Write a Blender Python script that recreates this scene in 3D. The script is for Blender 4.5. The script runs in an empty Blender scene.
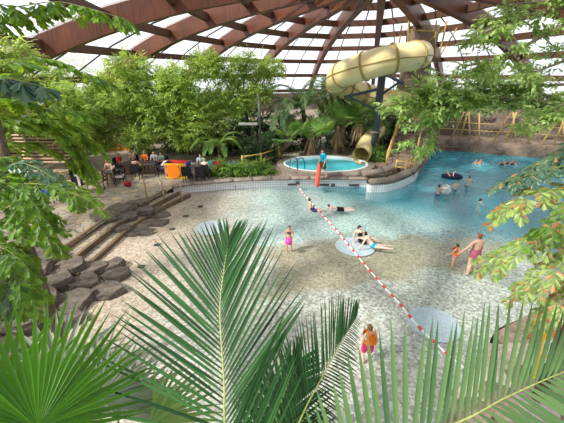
import bpy, bmesh, math, random
import numpy as np
from mathutils import Vector, Matrix
random.seed(7); RNG = np.random.default_rng(7)
SC = bpy.context.scene
COL = SC.collection
PI = math.pi
def R(d): return math.radians(d)

# ------------------------------------------------------------------ camera
FPX, PITCH, CAMH, CY0 = 326.0, R(23.25), 6.5, 211.5
CP, SP = math.cos(PITCH), math.sin(PITCH)
cam_d = bpy.data.cameras.new('camera'); cam = bpy.data.objects.new('camera', cam_d); COL.objects.link(cam)
cam.location = (0, 0, CAMH); cam.rotation_euler = (PI/2 - PITCH, 0, 0)
cam_d.sensor_width = 36; cam_d.lens = 36*FPX/564; cam_d.clip_end = 300; cam_d.clip_start = 0.05
SC.camera = cam
def U(x, y, z=0.0):                       # photo point -> point on the level z
    v = CY0 - y; k = (CAMH - z)/(FPX*SP - v*CP)
    return Vector(((x-282)*k, (FPX*CP + v*SP)*k, z))
def D(x, y, Y):                           # photo point -> point at distance Y ahead
    v = CY0 - y; k = Y/(FPX*CP + v*SP)
    return Vector(((x-282)*k, Y, CAMH - (FPX*SP - v*CP)*k))
def Q(x, y, d):                           # photo point -> point at depth d
    v = CY0 - y; k = d/FPX
    return Vector(((x-282)*k, (FPX*CP + v*SP)*k, CAMH - (FPX*SP - v*CP)*k))

# ------------------------------------------------------------------ objects
def empty(name, loc=(0, 0, 0), rz=0.0):
    o = bpy.data.objects.new(name, None); o.location = loc; o.rotation_euler = (0, 0, rz)
    o.empty_display_size = 0.2; COL.objects.link(o); return o
def tag(o, label=None, cat=None, group=None, kind=None):
    if label: o['label'] = label
    if cat: o['category'] = cat
    if group: o['group'] = group
    if kind: o['kind'] = kind
    return o
def thing(name, label, cat, loc=(0, 0, 0), rz=0.0, group=None):
    return tag(empty(name, loc, rz), label, cat, group)
def kids(o): return [c for c in list(COL.objects) if c.parent == o]
def dup(root, loc, rz=None, label=None, scale=None):
    def cp(o, par):
        c = o.copy(); COL.objects.link(c)
        if par: c.parent = par
        for ch in o.children: cp(ch, c)
        return c
    r = cp(root, None); r.location = loc
    if rz is not None: r.rotation_euler = (0, 0, rz)
    if scale: r.scale = (scale,)*3
    if label: r['label'] = label
    return r

class MB:                                  # collects shapes, links them as one mesh
    def __init__(s): s.v = []; s.f = []; s.m = []; s.cur = 0
    def add(s, vs, fs):
        b = len(s.v); s.v += [tuple(p) for p in vs]
        for f in fs: s.f.append(tuple(b+i for i in f)); s.m.append(s.cur)
        return s
    def box(s, c, size, rz=0.0, rx=0.0, ry=0.0):
        M = Matrix.Rotation(rz, 3, 'Z') @ Matrix.Rotation(ry, 3, 'Y') @ Matrix.Rotation(rx, 3, 'X')
        c = Vector(c); h = Vector(size)/2
        vs = [c + M @ Vector((sx*h.x, sy*h.y, sz*h.z)) for sx in (-1, 1) for sy in (-1, 1) for sz in (-1, 1)]
        return s.add(vs, [(0, 1, 3, 2), (4, 6, 7, 5), (0, 4, 5, 1), (2, 3, 7, 6), (0, 2, 6, 4), (1, 5, 7, 3)])
    def tube(s, pts, r, seg=8, cap=True, flat=1.0):
        pts = [Vector(p) for p in pts]; n = len(pts)
        rs = r if isinstance(r, (list, tuple)) else [r]*n
        vs = []; fs = []; up = None
        for i, p in enumerate(pts):
            t = (pts[min(i+1, n-1)] - pts[max(i-1, 0)]).normalized()
            if up is None:
                up = Vector((0, 0, 1)) if abs(t.z) < .9 else Vector((1, 0, 0))
            a = t.cross(up)
            if a.length < 1e-6: a = t.cross(Vector((0, 1, 0)))
            a.normalize(); b = a.cross(t).normalized(); up = b
            for k in range(seg):
                w = 2*PI*k/seg
                vs.append(p + (a*math.cos(w) + b*math.sin(w)*flat)*rs[i])
        for i in range(n-1):
            for k in range(seg):
                k2 = (k+1) % seg
                fs.append((i*seg+k, i*seg+k2, (i+1)*seg+k2, (i+1)*seg+k))
        if cap:
            fs.append(tuple(reversed(range(seg)))); fs.append(tuple((n-1)*seg+k for k in range(seg)))
        return s.add(vs, fs)
    def ball(s, c, r, seg=10, rings=6):
        c = Vector(c); r = r if isinstance(r, (tuple, list)) else (r, r, r)
        vs = [c + Vector((0, 0, -r[2]))]; fs = []
        for i in range(1, rings):
            ph = -PI/2 + PI*i/rings
            for k in range(seg):
                w = 2*PI*k/seg
                vs.append(c + Vector((r[0]*math.cos(ph)*math.cos(w), r[1]*math.cos(ph)*math.sin(w), r[2]*math.sin(ph))))
        vs.append(c + Vector((0, 0, r[2])))
        for k in range(seg): fs.append((0, 1+(k+1) % seg, 1+k))
        for i in range(rings-2):
            for k in range(seg):
                a = 1+i*seg+k; b = 1+i*seg+(k+1) % seg
                fs.append((a, b, b+seg, a+seg))
        t = len(vs)-1; b0 = 1+(rings-2)*seg
        for k in range(seg): fs.append((b0+k, b0+(k+1) % seg, t))
        return s.add(vs, fs)
    def prism(s, poly, z0, z1, top_only=False):
        n = len(poly)
        def zz(z, i): return z[i] if isinstance(z, (list, tuple)) else z
        vs = [(p[0], p[1], zz(z0, i)) for i, p in enumerate(poly)] + [(p[0], p[1], zz(z1, i)) for i, p in enumerate(poly)]
        fs = [tuple(range(n, 2*n))]
        if not top_only:
            fs.append(tuple(reversed(range(n))))
            fs += [(i, (i+1) % n, n+(i+1) % n, n+i) for i in range(n)]
        return s.add(vs, fs)
    def lathe(s, prof, c=(0, 0, 0), seg=16):
        c = Vector(c); vs = []; fs = []
        for (r, z) in prof:
            for k in range(seg):
                w = 2*PI*k/seg; vs.append(c + Vector((r*math.cos(w), r*math.sin(w), z)))
        for i in range(len(prof)-1):
            for k in range(seg):
                k2 = (k+1) % seg; fs.append((i*seg+k, i*seg+k2, (i+1)*seg+k2, (i+1)*seg+k))
        fs.append(tuple(reversed(range(seg)))); fs.append(tuple((len(prof)-1)*seg+k for k in range(seg)))
        return s.add(vs, fs)
    def build(s, name, mats, parent=None, smooth=False, bevel=0.0, sub=0):
        me = bpy.data.meshes.new(name); me.from_pydata(s.v, [], s.f)
        mats = mats if isinstance(mats, (list, tuple)) else [mats]
        for m in mats: me.materials.append(m)
        if len(mats) > 1: me.polygons.foreach_set('material_index', s.m)
        bm = bmesh.new(); bm.from_mesh(me); bmesh.ops.recalc_face_normals(bm, faces=bm.faces)
        if bevel:
            bmesh.ops.bevel(bm, geom=[e for e in bm.edges], offset=bevel, segments=2, profile=.6, affect='EDGES')
        if sub: bmesh.ops.subdivide_edges(bm, edges=bm.edges[:], cuts=sub, use_grid_fill=True)
        bm.to_mesh(me); bm.free()
        if smooth: me.polygons.foreach_set('use_smooth', [True]*len(me.polygons))
        me.update()
        o = bpy.data.objects.new(name, me); COL.objects.link(o)
        if parent: o.parent = parent
        return o
def np_mesh(name, V, F, mat, parent=None, smooth=False):      # V (n,3), F (m,k) arrays
    me = bpy.data.meshes.new(name); V = np.asarray(V, dtype=np.float32); F = np.asarray(F, dtype=np.int32)
    m, k = F.shape
    me.vertices.add(len(V)); me.vertices.foreach_set('co', V.ravel())
    me.loops.add(m*k); me.loops.foreach_set('vertex_index', F.ravel())
    me.polygons.add(m); me.polygons.foreach_set('loop_start', np.arange(0, m*k, k, dtype=np.int32))
    if smooth: me.polygons.foreach_set('use_smooth', np.ones(m, dtype=bool))
    me.update(calc_edges=True); me.validate(); me.materials.append(mat)
    o = bpy.data.objects.new(name, me); COL.objects.link(o)
    if parent: o.parent = parent
    return o
def catmull(pts, n=8, closed=False):
    P = [Vector(p) for p in pts]; out = []; N = len(P)
    rng = range(N if closed else N-1)
    for i in rng:
        if closed: a, b, c, d = P[(i-1) % N], P[i], P[(i+1) % N], P[(i+2) % N]
        else: a, b, c, d = P[max(i-1, 0)], P[i], P[i+1], P[min(i+2, N-1)]
        for k in range(n):
            t = k/n
            out.append(.5*((2*b) + (c-a)*t + (2*a-5*b+4*c-d)*t*t + (3*b-a-3*c+d)*t**3))
    if not closed: out.append(P[-1])
    return out

# ------------------------------------------------------------------ materials
def newmat(name):
    m = bpy.data.materials.new(name); m.use_nodes = True; nt = m.node_tree; nt.nodes.clear()
    out = nt.nodes.new('ShaderNodeOutputMaterial'); return m, nt, out
def ramp(nt, fac, stops, interp='LINEAR'):
    r = nt.nodes.new('ShaderNodeValToRGB'); r.color_ramp.interpolation = interp
    e = r.color_ramp.elements
    while len(e) < len(stops): e.new(.5)
    for i, (p, c) in enumerate(stops): e[i].position = p; e[i].color = (*c, 1)
    if fac is not None: nt.links.new(fac, r.inputs[0])
    return r.outputs[0]
def texco(nt, scale=(1, 1, 1), kind='Object'):
    tc = nt.nodes.new('ShaderNodeTexCoord'); mp = nt.nodes.new('ShaderNodeMapping'); mp.inputs['Scale'].default_value = scale
    nt.links.new(tc.outputs[kind], mp.inputs[0]); return mp.outputs[0]
def noise(nt, vec, scale, detail=3, rough=.55):
    n = nt.nodes.new('ShaderNodeTexNoise'); n.inputs['Scale'].default_value = scale; n.inputs['Detail'].default_value = detail
    n.inputs['Roughness'].default_value = rough; nt.links.new(vec, n.inputs['Vector']); return n.outputs['Fac']
def voro(nt, vec, scale, feature='F1'):
    n = nt.nodes.new('ShaderNodeTexVoronoi'); n.feature = feature; n.inputs['Scale'].default_value = scale
    nt.links.new(vec, n.inputs['Vector']); return n
def mix(nt, fac, a, b, mode='MIX'):
    n = nt.nodes.new('ShaderNodeMix'); n.data_type = 'RGBA'; n.blend_type = mode
    for i, x in ((0, fac), (6, a), (7, b)):
        if isinstance(x, (int, float)): n.inputs[i].default_value = x
        elif isinstance(x, tuple): n.inputs[i].default_value = (*x, 1)
        else: nt.links.new(x, n.inputs[i])
    return n.outputs[2]
def math_(nt, op, a, b=0.0, clamp=False):
    n = nt.nodes.new('ShaderNodeMath'); n.operation = op; n.use_clamp = clamp
    for i, x in ((0, a), (1, b)):
        if isinstance(x, (int, float)): n.inputs[i].default_value = x
        else: nt.links.new(x, n.inputs[i])
    return n.outputs[0]
def bump(nt, h, strength=.3, dist=.02):
    b = nt.nodes.new('ShaderNodeBump'); b.inputs['Strength'].default_value = strength; b.inputs['Distance'].default_value = dist
    nt.links.new(h, b.inputs['Height']); return b.outputs[0]
def princ(nt, out, color, rough=.6, spec=.4, nrm=None, metal=0.0):
    p = nt.nodes.new('ShaderNodeBsdfPrincipled'); p.inputs['Roughness'].default_value = rough
    p.inputs['Specular IOR Level'].default_value = spec; p.inputs['Metallic'].default_value = metal
    if isinstance(color, tuple): p.inputs['Base Color'].default_value = (*color, 1)
    else: nt.links.new(color, p.inputs['Base Color'])
    if nrm is not None: nt.links.new(nrm, p.inputs['Normal'])
    if out is not None: nt.links.new(p.outputs[0], out.inputs[0])
    return p
def M_plain(name, c, rough=.6, spec=.4, var=.15, scale=6.0, bmp=0.0, stretch=(1, 1, 1), c2=None):
    m, nt, out = newmat(name); v = texco(nt, stretch); n = noise(nt, v, scale)
    c2 = c2 or tuple(x*(1-var) for x in c)
    col = ramp(nt, n, [(.3, c2), (.7, c)])
    princ(nt, out, col, rough, spec, bump(nt, n, bmp, .03) if bmp else None); return m
def M_leaf(name, c1, c2, trans=(.4, .6, .1), tf=.4, rough=.45, spec=.4):
    m, nt, out = newmat(name)
    g = nt.nodes.new('ShaderNodeNewGeometry')
    col = ramp(nt, g.outputs['Random Per Island'], [(0, c1), (1, c2)])
    p = princ(nt, None, col, rough, spec)
    t = nt.nodes.new('ShaderNodeBsdfTranslucent')
    tc = mix(nt, .5, col, trans); nt.links.new(tc, t.inputs[0])
    ms = nt.nodes.new('ShaderNodeMixShader'); ms.inputs[0].default_value = tf
    nt.links.new(p.outputs[0], ms.inputs[1]); nt.links.new(t.outputs[0], ms.inputs[2]); nt.links.new(ms.outputs[0], out.inputs[0])
    return m
def M_rock(name, c1, c2, scale=1.5, bmp=.8, rough=.8):
    m, nt, out = newmat(name); v = texco(nt)
    n = noise(nt, v, scale, 6, .65); n2 = noise(nt, v, scale*7, 3)
    col = mix(nt, .35, ramp(nt, n, [(.3, c1), (.7, c2)]), ramp(nt, n2, [(.35, c1), (.65, c2)]))
    h = math_(nt, 'ADD', n, math_(nt, 'MULTIPLY', n2, .4))
    princ(nt, out, col, rough, .3, bump(nt, h, bmp, .08)); return m
def M_wood(name, c1, c2, axis=0, scale=3.0, rough=.65, spec=.3):
    m, nt, out = newmat(name); st = [9, 9, 9]; st[axis] = .7
    v = texco(nt, tuple(st)); n = noise(nt, v, scale, 4, .6); n2 = noise(nt, texco(nt), .8, 2)
    col = mix(nt, .4, ramp(nt, n, [(.3, c1), (.7, c2)]), ramp(nt, n2, [(.3, c1), (.7, c2)]))
    princ(nt, out, col, rough, spec, bump(nt, n, .25, .01)); return m
def M_flag(name, grout, c1, c2, c3, scale):                   # irregular flagstones
    m, nt, out = newmat(name); v = texco(nt)
    vc = voro(nt, v, scale); ve = voro(nt, v, scale, 'DISTANCE_TO_EDGE'); n = noise(nt, v, 5, 4)
    sep = nt.nodes.new('ShaderNodeSeparateColor'); nt.links.new(vc.outputs['Color'], sep.inputs[0])
    col = ramp(nt, sep.outputs[0], [(0, c1), (.5, c2), (1, c3)])
    col = mix(nt, math_(nt, 'MULTIPLY', n, .35), col, grout)
    e = math_(nt, 'GREATER_THAN', ve.outputs['Distance'], .035)
    princ(nt, out, mix(nt, e, grout, col), .7, .3, bump(nt, math_(nt, 'ADD', e, n), .35, .02)); return m
M = {}
M['deck'] = M_flag('flagstone paving', (.13, .11, .09), (.30, .25, .19), (.38, .33, .27), (.46, .36, .22), 2.6)
M['glulam'] = M_wood('red brown laminated timber', (.045, .014, .008), (.19, .06, .028), 2, 2.0, .5, .4)
M['purlin'] = M_wood('dark timber purlin', (.05, .025, .018), (.13, .06, .035), 0, 2.0)
M['step_wood'] = M_wood('weathered step log', (.07, .05, .033), (.25, .165, .095), 1, 2.0)
M['bamboo'] = M_plain('yellow bamboo', (.66, .44, .14), .45, .4, .35, 3)
M['post_wood'] = M_plain('pale wooden post', (.52, .36, .20), .6, .3, .3, 5)
M['rock_dark'] = M_rock('dark wet rock', (.020, .017, .015), (.25, .205, .17), 3.5, 1.2)
M['rock_brown'] = M_rock('brown rock', (.10, .07, .055), (.36, .27, .21), 1.2)
M['rock_pink'] = M_rock('pinkish grey rock', (.30, .24, .22), (.62, .50, .45), 1.5)
M['coping'] = M_rock('grey brown coping stone', (.13, .105, .09), (.36, .30, .25), 1.6)
M['steel'] = M_plain('dark blue grey painted steel', (.055, .075, .10), .4, .5, .15)
M['black'] = M_plain('black plastic', (.014, .014, .017), .45, .4, .2)
M['dark'] = M_plain('dark grey metal', (.06, .06, .065), .4, .5, .2)
M['white'] = M_plain('white plastic', (.85, .86, .86), .4, .4, .05)
M['red'] = M_plain('red plastic', (.75, .06, .05), .35, .4, .1)
M['rescue_red'] = M_plain('orange red foam', (.90, .13, .08), .5, .3, .08)
M['soil'] = M_rock('dark planting soil', (.02, .014, .01), (.08, .055, .035), 3)
M['blue'] = M_plain('blue plastic', (.03, .09, .45), .4, .4, .1)
M['yellow'] = M_plain('yellow plastic', (.80, .52, .04), .4, .4, .1)
M['orange'] = M_plain('orange plastic', (.95, .25, .02), .4, .4, .1)
M['teal'] = M_plain('teal plastic', (.02, .35, .36), .4, .4, .1)
M['darkred'] = M_plain('dark red fabric', (.30, .02, .03), .8, .2, .15)
M['navy'] = M_plain('navy fabric', (.012, .018, .05), .85, .2, .2)
M['trunk'] = M_rock('tree bark', (.07, .05, .035), (.22, .17, .12), 4)
M['branch'] = M_rock('pale branch bark', (.22, .17, .12), (.46, .38, .29), 5)
M['thatch'] = M_wood('dry palm thatch', (.16, .11, .06), (.42, .31, .18), 2, 3.0)
M['concrete'] = M_rock('rough concrete', (.13, .10, .08), (.27, .21, .17), 1.2, .4)
# ================================================================== LIGHT
w = bpy.data.worlds.new('world'); SC.world = w; w.use_nodes = True
bg = w.node_tree.nodes['Background']; bg.inputs[0].default_value = (.93, .965, 1, 1); bg.inputs[1].default_value = .76
sl = bpy.data.lights.new('sun', 'SUN'); sun = bpy.data.objects.new('sun', sl); COL.objects.link(sun)
sl.energy = 5.0; sl.angle = R(5); sl.color = (1, .95, .85)
SUN = Vector((-.76, -.42, .86)).normalized(); sun.rotation_euler = SUN.to_track_quat('Z', 'Y').to_euler()
sun.location = (-20, -5, 30)
SC.view_settings.view_transform = 'Standard'; SC.view_settings.look = 'None'; SC.view_settings.gamma = 1
SC.view_settings.exposure = 0.55; SC.view_settings.use_curve_mapping = False
SC.cycles.use_denoising = True; SC.cycles.max_bounces = 10; SC.cycles.transparent_max_bounces = 24
SC.cycles.diffuse_bounces = 4; SC.cycles.transmission_bounces = 6; SC.cycles.sample_clamp_indirect = 6

# ================================================================== POOL
DZ = .5                                                                   # deck level
pool = [(-8.25, 3.7), (-8.2, 9.5), (-7.71, 13.13), (-7.4, 14.1), (-6.9, 15.0), (-6.35, 16.7), (-6.15, 17.45),
        (-5.3, 17.95), (-2.9, 18.6), (-1, 18.9), (1, 19.05), (3, 19.08), (5.2, 18.95), (5.05, 17.95), (6.3, 18.1), (7.6, 19.1), (8.7, 20.4), (9.6, 22.2),
        (11.0, 24.6), (12.0, 26.5), (12.9, 29.0), (16.5, 28.4), (19.7, 26.7), (22.8, 25.6), (27, 23.5), (28, 12), (14, 10.5), (9.2, 8.6),
        (6.9, 7.15), (5.4, 6.4), (4.6, 5.2), (4.4, 3.7)]
def poolfloor_z(X, Y):
    a = np.clip((X+5.2)*.03, -.06, .34); a = np.where(X > 6, a-.02*(X-6)*0, a)
    t = np.clip(((X-6)*.5+(Y-14)*.6)/7, 0, 1); t = t*t*(3-2*t)
    return -(a + .9*t)
def floor_mat():
    m, nt, out = newmat('pool floor pebble mosaic'); v = texco(nt)
    vc = voro(nt, v, 14); sep = nt.nodes.new('ShaderNodeSeparateColor'); nt.links.new(vc.outputs['Color'], sep.inputs[0])
    ve = voro(nt, v, 14, 'DISTANCE_TO_EDGE'); grout = math_(nt, 'GREATER_THAN', ve.outputs['Distance'], .06)
    white = ramp(nt, sep.outputs[0], [(0, (.27, .255, .22)), (.45, (.50, .47, .415)), (.85, (.72, .69, .63)), (1, (.36, .26, .17))])
    tan = ramp(nt, sep.outputs[0], [(0, (.28, .21, .155)), (.5, (.46, .37, .285)), (1, (.60, .50, .41))])
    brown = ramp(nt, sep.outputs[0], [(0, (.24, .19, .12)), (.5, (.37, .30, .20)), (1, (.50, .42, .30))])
    aqua = ramp(nt, sep.outputs[0], [(0, (.26, .36, .36)), (.5, (.45, .55, .53)), (1, (.68, .74, .70))])
    deep = ramp(nt, sep.outputs[0], [(0, (.16, .46, .54)), (.5, (.22, .55, .62)), (1, (.32, .62, .68))])
    navy = ramp(nt, sep.outputs[0], [(0, (.06, .14, .2)), (.5, (.18, .30, .36)), (1, (.40, .52, .54))])
    xyz = nt.nodes.new('ShaderNodeSeparateXYZ'); nt.links.new(v, xyz.inputs[0])
    wob = noise(nt, v, .55, 3); wob = math_(nt, 'MULTIPLY', math_(nt, 'SUBTRACT', wob, .5), 3.2)
    X = math_(nt, 'ADD', xyz.outputs[0], wob); Yw = math_(nt, 'ADD', xyz.outputs[1], wob)
    def band(val, a, b):                                            # 0 below a, 1 above b
        mr = nt.nodes.new('ShaderNodeMapRange'); nt.links.new(val, mr.inputs[0]); mr.inputs[1].default_value = a; mr.inputs[2].default_value = b
        return mr.outputs[0]
    col = mix(nt, band(X, -4.6, -2.0), tan, white)
    # turquoise field beyond the brown band
    far = band(math_(nt, 'SUBTRACT', Yw, math_(nt, 'MULTIPLY', X, -.05)), 11.9, 12.5)
    far = math_(nt, 'MULTIPLY', far, band(X, -2.6, -.6))
    col = mix(nt, far, col, aqua)
    # floor colour turns brown in a wide band across the middle
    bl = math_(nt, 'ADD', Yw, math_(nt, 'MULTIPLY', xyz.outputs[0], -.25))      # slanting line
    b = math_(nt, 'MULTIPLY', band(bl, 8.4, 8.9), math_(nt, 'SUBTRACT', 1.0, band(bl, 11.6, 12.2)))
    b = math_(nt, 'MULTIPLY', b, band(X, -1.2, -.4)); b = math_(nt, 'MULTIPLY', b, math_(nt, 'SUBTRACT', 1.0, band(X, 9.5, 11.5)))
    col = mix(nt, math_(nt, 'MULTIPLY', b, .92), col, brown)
    dl = math_(nt, 'ADD', math_(nt, 'MULTIPLY', xyz.outputs[0], .5), math_(nt, 'MULTIPLY', xyz.outputs[1], .6))
    col = mix(nt, band(dl, 12.3, 14.6), col, deep)
    # dark blue mosaic band
    nb = math_(nt, 'MULTIPLY', band(Yw, 12.6, 13.0), math_(nt, 'SUBTRACT', 1.0, band(Yw, 13.9, 14.3)))
    nb = math_(nt, 'MULTIPLY', nb, band(xyz.outputs[0], 6.0, 6.8)); nb = math_(nt, 'MULTIPLY', nb, math_(nt, 'GREATER_THAN', sep.outputs[1], .35))
    col = mix(nt, nb, col, navy)
    col = mix(nt, grout, mix(nt, .45, col, (.35, .30, .24)), col)
    princ(nt, out, col, .55, .3, bump(nt, grout, .25, .01)); return m
# floor: a grid over the basin, sloping down to the wave end
xs = np.linspace(-8.4, 28.2, 100); ys = np.linspace(3.6, 29.4, 76)
GX, GY = np.meshgrid(xs, ys); GZ = poolfloor_z(GX, GY)
V = np.stack([GX.ravel(), GY.ravel(), GZ.ravel()], 1); nx = len(xs)
F = np.array([(j*nx+i, j*nx+i+1, (j+1)*nx+i+1, (j+1)*nx+i) for j in range(len(ys)-1) for i in range(nx-1)])
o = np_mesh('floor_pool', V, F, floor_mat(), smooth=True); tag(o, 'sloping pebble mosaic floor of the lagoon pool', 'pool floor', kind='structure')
def water_mat(name, tint, absorb, dens, fine=2.2, bs=.32):
    m, nt, out = newmat(name); v = texco(nt, (1, 1.25, 1)); n = noise(nt, v, fine, 4, .6); n2 = noise(nt, v, .5, 2)
    h = math_(nt, 'ADD', n, n2); nr = bump(nt, h, bs, .10)
    tr = nt.nodes.new('ShaderNodeBsdfTransparent'); tr.inputs[0].default_value = (*tint, 1)
    gl = nt.nodes.new('ShaderNodeBsdfGlossy'); gl.inputs[1].default_value = .06; nt.links.new(nr, gl.inputs['Normal'])
    lw = nt.nodes.new('ShaderNodeLayerWeight'); lw.inputs[0].default_value = .5; nt.links.new(nr, lw.inputs['Normal']); fres = math_(nt, 'ADD', math_(nt, 'MULTIPLY', math_(nt, 'POWER', lw.outputs['Facing'], 5.0), .98), .02)
    ms = nt.nodes.new('ShaderNodeMixShader'); nt.links.new(fres, ms.inputs[0]); nt.links.new(tr.outputs[0], ms.inputs[1]); nt.links.new(gl.outputs[0], ms.inputs[2])
    sh = ms.outputs[0]
    if dens:                                                            # churned, slightly cloudy water at the wave end
        xyz = nt.nodes.new('ShaderNodeSeparateXYZ'); nt.links.new(texco(nt), xyz.inputs[0])
        dl = math_(nt, 'ADD', math_(nt, 'MULTIPLY', xyz.outputs[0], .5), math_(nt, 'MULTIPLY', xyz.outputs[1], .6))
        mr = nt.nodes.new('ShaderNodeMapRange'); nt.links.new(dl, mr.inputs[0]); mr.inputs[1].default_value = 11.0; mr.inputs[2].default_value = 17.5; mr.inputs[4].default_value = .82
        df = nt.nodes.new('ShaderNodeBsdfDiffuse'); nt.links.new(ramp(nt, n, [(.35, (.025, .24, .33)), (.7, (.09, .44, .52))]), df.inputs[0]); nt.links.new(nr, df.inputs['Normal'])
        m2 = nt.nodes.new('ShaderNodeMixShader'); nt.links.new(mr.outputs[0], m2.inputs[0]); nt.links.new(tr.outputs[0], m2.inputs[1]); nt.links.new(df.outputs[0], m2.inputs[2])
        nt.links.new(m2.outputs[0], ms.inputs[1])
    nt.links.new(sh, out.inputs[0])
    if dens:
        va = nt.nodes.new('ShaderNodeVolumeAbsorption'); va.inputs[0].default_value = (*absorb, 1); va.inputs[1].default_value = dens
        nt.links.new(va.outputs[0], out.inputs['Volume'])
    return m
wpoly = [(-6.2, 3.75)] + [(-6.75, 10.2), (-6.62, 13.1), (-6.1, 15.2), (-5.3, 16.7), (-5.95, 17.5)] + pool[7:]
M['water'] = water_mat('clear rippled water', (.97, .99, .99), (.30, .86, .92), .21)
o = MB().prism(wpoly, -1.6, 0).build('pool_water', M['water']); tag(o, 'clear rippled water filling the lagoon pool', 'water', kind='stuff')

# deck with the pool cut out
def ngon(name, poly, z, mat, **kw): return MB().prism(poly, z-.05, z).build(name, mat, **kw)
lft = [(-40, -30), (-8.25, -30)] + pool[:13] + [(5.05, 17.95)] + pool[14:21] + [(12.9, 29.0), (12.9, 33), (12, 62), (-40, 62)]
ngon('floor_deck', lft, DZ, M['deck']); tag(bpy.data.objects['floor_deck'], kind='structure')
rgt = [(12.9, 62), (12.9, 29.0)] + pool[21:] + [(4.4, -30), (45, -30), (45, 62)]
ngon('floor_bank', rgt, DZ-.1, M['rock_brown']); tag(bpy.data.objects['floor_bank'], kind='structure')
ngon('floor_planter', [(-8.25, -30), (4.4, -30), (4.4, 3.7), (-8.25, 3.7)], .2, M['soil']); tag(bpy.data.objects['floor_planter'], kind='structure')

# tiled basin walls
def tile_mat():
    m, nt, out = newmat('white pool wall tile'); tc = nt.nodes.new('ShaderNodeTexCoord')
    b = nt.nodes.new('ShaderNodeTexBrick'); b.offset = 0; b.inputs['Scale'].default_value = 1
    b.inputs['Color1'].default_value = (.80, .81, .82, 1); b.inputs['Color2'].default_value = (.74, .76, .78, 1); b.inputs['Mortar'].default_value = (.42, .45, .48, 1)
    b.inputs['Mortar Size'].default_value = .012; b.inputs['Brick Width'].default_value = .15; b.inputs['Row Height'].default_value = .15
    nt.links.new(tc.outputs['UV'], b.inputs['Vector']); princ(nt, out, b.outputs[0], .25, .5); return m
M['tile'] = tile_mat()
def strip_wall(name, path, z0, z1, mat):
    pts = catmull([(p[0], p[1], 0) for p in path], 6); me = bpy.data.meshes.new(name)
    V = []; F = []; uv = []; L = 0; z1s = z1 if callable(z1) else (lambda t: z1)
    for i, p in enumerate(pts):
        if i: L += (p-pts[i-1]).length
        t = i/(len(pts)-1)
        V += [(p.x, p.y, z0), (p.x, p.y, z1s(t))]; uv.append((L, z0, z1s(t)))
    for i in range(len(pts)-1): F.append((2*i, 2*i+2, 2*i+3, 2*i+1))
    me.from_pydata(V, [], F); u = me.uv_layers.new(name='UVMap')
    for i, f in enumerate(F):
        for k, (a, zz) in enumerate(((i, 1), (i+1, 1), (i+1, 2), (i, 2))): u.data[me.polygons[i].loop_start+k].uv = (uv[a][0], uv[a][zz])
    me.materials.append(mat); o = bpy.data.objects.new(name, me); COL.objects.link(o)
    sol = None; return tag(o, kind='structure')
strip_wall('wall_lagoon', pool[6:13], -1.2, DZ-.02, M['tile'])
strip_wall('wall_island', [(5.2, 18.95), (5.02, 18.4), (5.05, 17.97), (5.5, 17.93), (6.3, 18.1), (7.6, 19.1), (8.7, 20.4), (9.35, 21.6)], -1.6, DZ-.02, M['tile'])
# rough kerbs of the rest of the basin
for nm, seg in (('trim_near', pool[25:] ), ):
    for i in range(len(seg)-1): pass
mb = MB()
rim = [(-8.25, 3.7), (4.4, 3.7)]
mb.box((-1.9, 3.7, -.15), (12.7, .12, .75)); o = mb.build('trim_near', M['rock_brown']); tag(o, kind='structure')
strip_wall('wall_right', list(reversed(pool[23:])), -1.6, DZ-.1, M['concrete'])

# coping: round topped stone kerb, a block every metre or so
def coping(path, w, h, z, label, grp, name='coping_stone', n=None, step=1.1, lift=.0):
    pts = catmull([(p[0], p[1], z) for p in path], 10); L = [0]
    for a, b in zip(pts, pts[1:]): L.append(L[-1]+(b-a).length)
    k = max(1, int(L[-1]/step)); out = []
    for i in range(k):
        a, b = L[-1]*i/k+.01, L[-1]*(i+1)/k-.01
        seg = []
        for s in np.linspace(a, b, 5):
            j = min(np.searchsorted(L, s), len(L)-1); j = max(j, 1); t = (s-L[j-1])/(L[j]-L[j-1]); seg.append(pts[j-1].lerp(pts[j], t))
        mbx = MB(); r = random.uniform(.93, 1.07)
        mbx.tube([p+Vector((0, 0, lift*(i+jj/4)/k)) for jj, p in enumerate(seg)], [w*.5*r*.93, w*.5*r, w*.5*r, w*.5*r, w*.5*r*.93], 10, True, h/w)
        o = mbx.build(name, M['coping'], smooth=True); tag(o, label, 'kerb stone', grp); out.append(o)
    return out
coping(pool[6:13], .50, .22, DZ+.03, 'rounded grey brown kerb stone along the white tiled lagoon wall', 'kerb stones of the lagoon back wall')
coping([(5.1, 18.05), (6.2, 18.28), (7.45, 19.25), (8.5, 20.5), (9.3, 21.8)], .55, .38, DZ+.1, 'rounded brown kerb stone along the front edge of the stair island', 'kerb stones of the island front', lift=.25)
coping([(3.4, 19.35), (5.2, 19.2), (6.4, 19.6), (7.3, 20.4)], .5, .4, DZ+.15, 'rounded kerb stone on the inner row between hot tub and island stair', 'inner kerb stones of the island', lift=.3)
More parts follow.
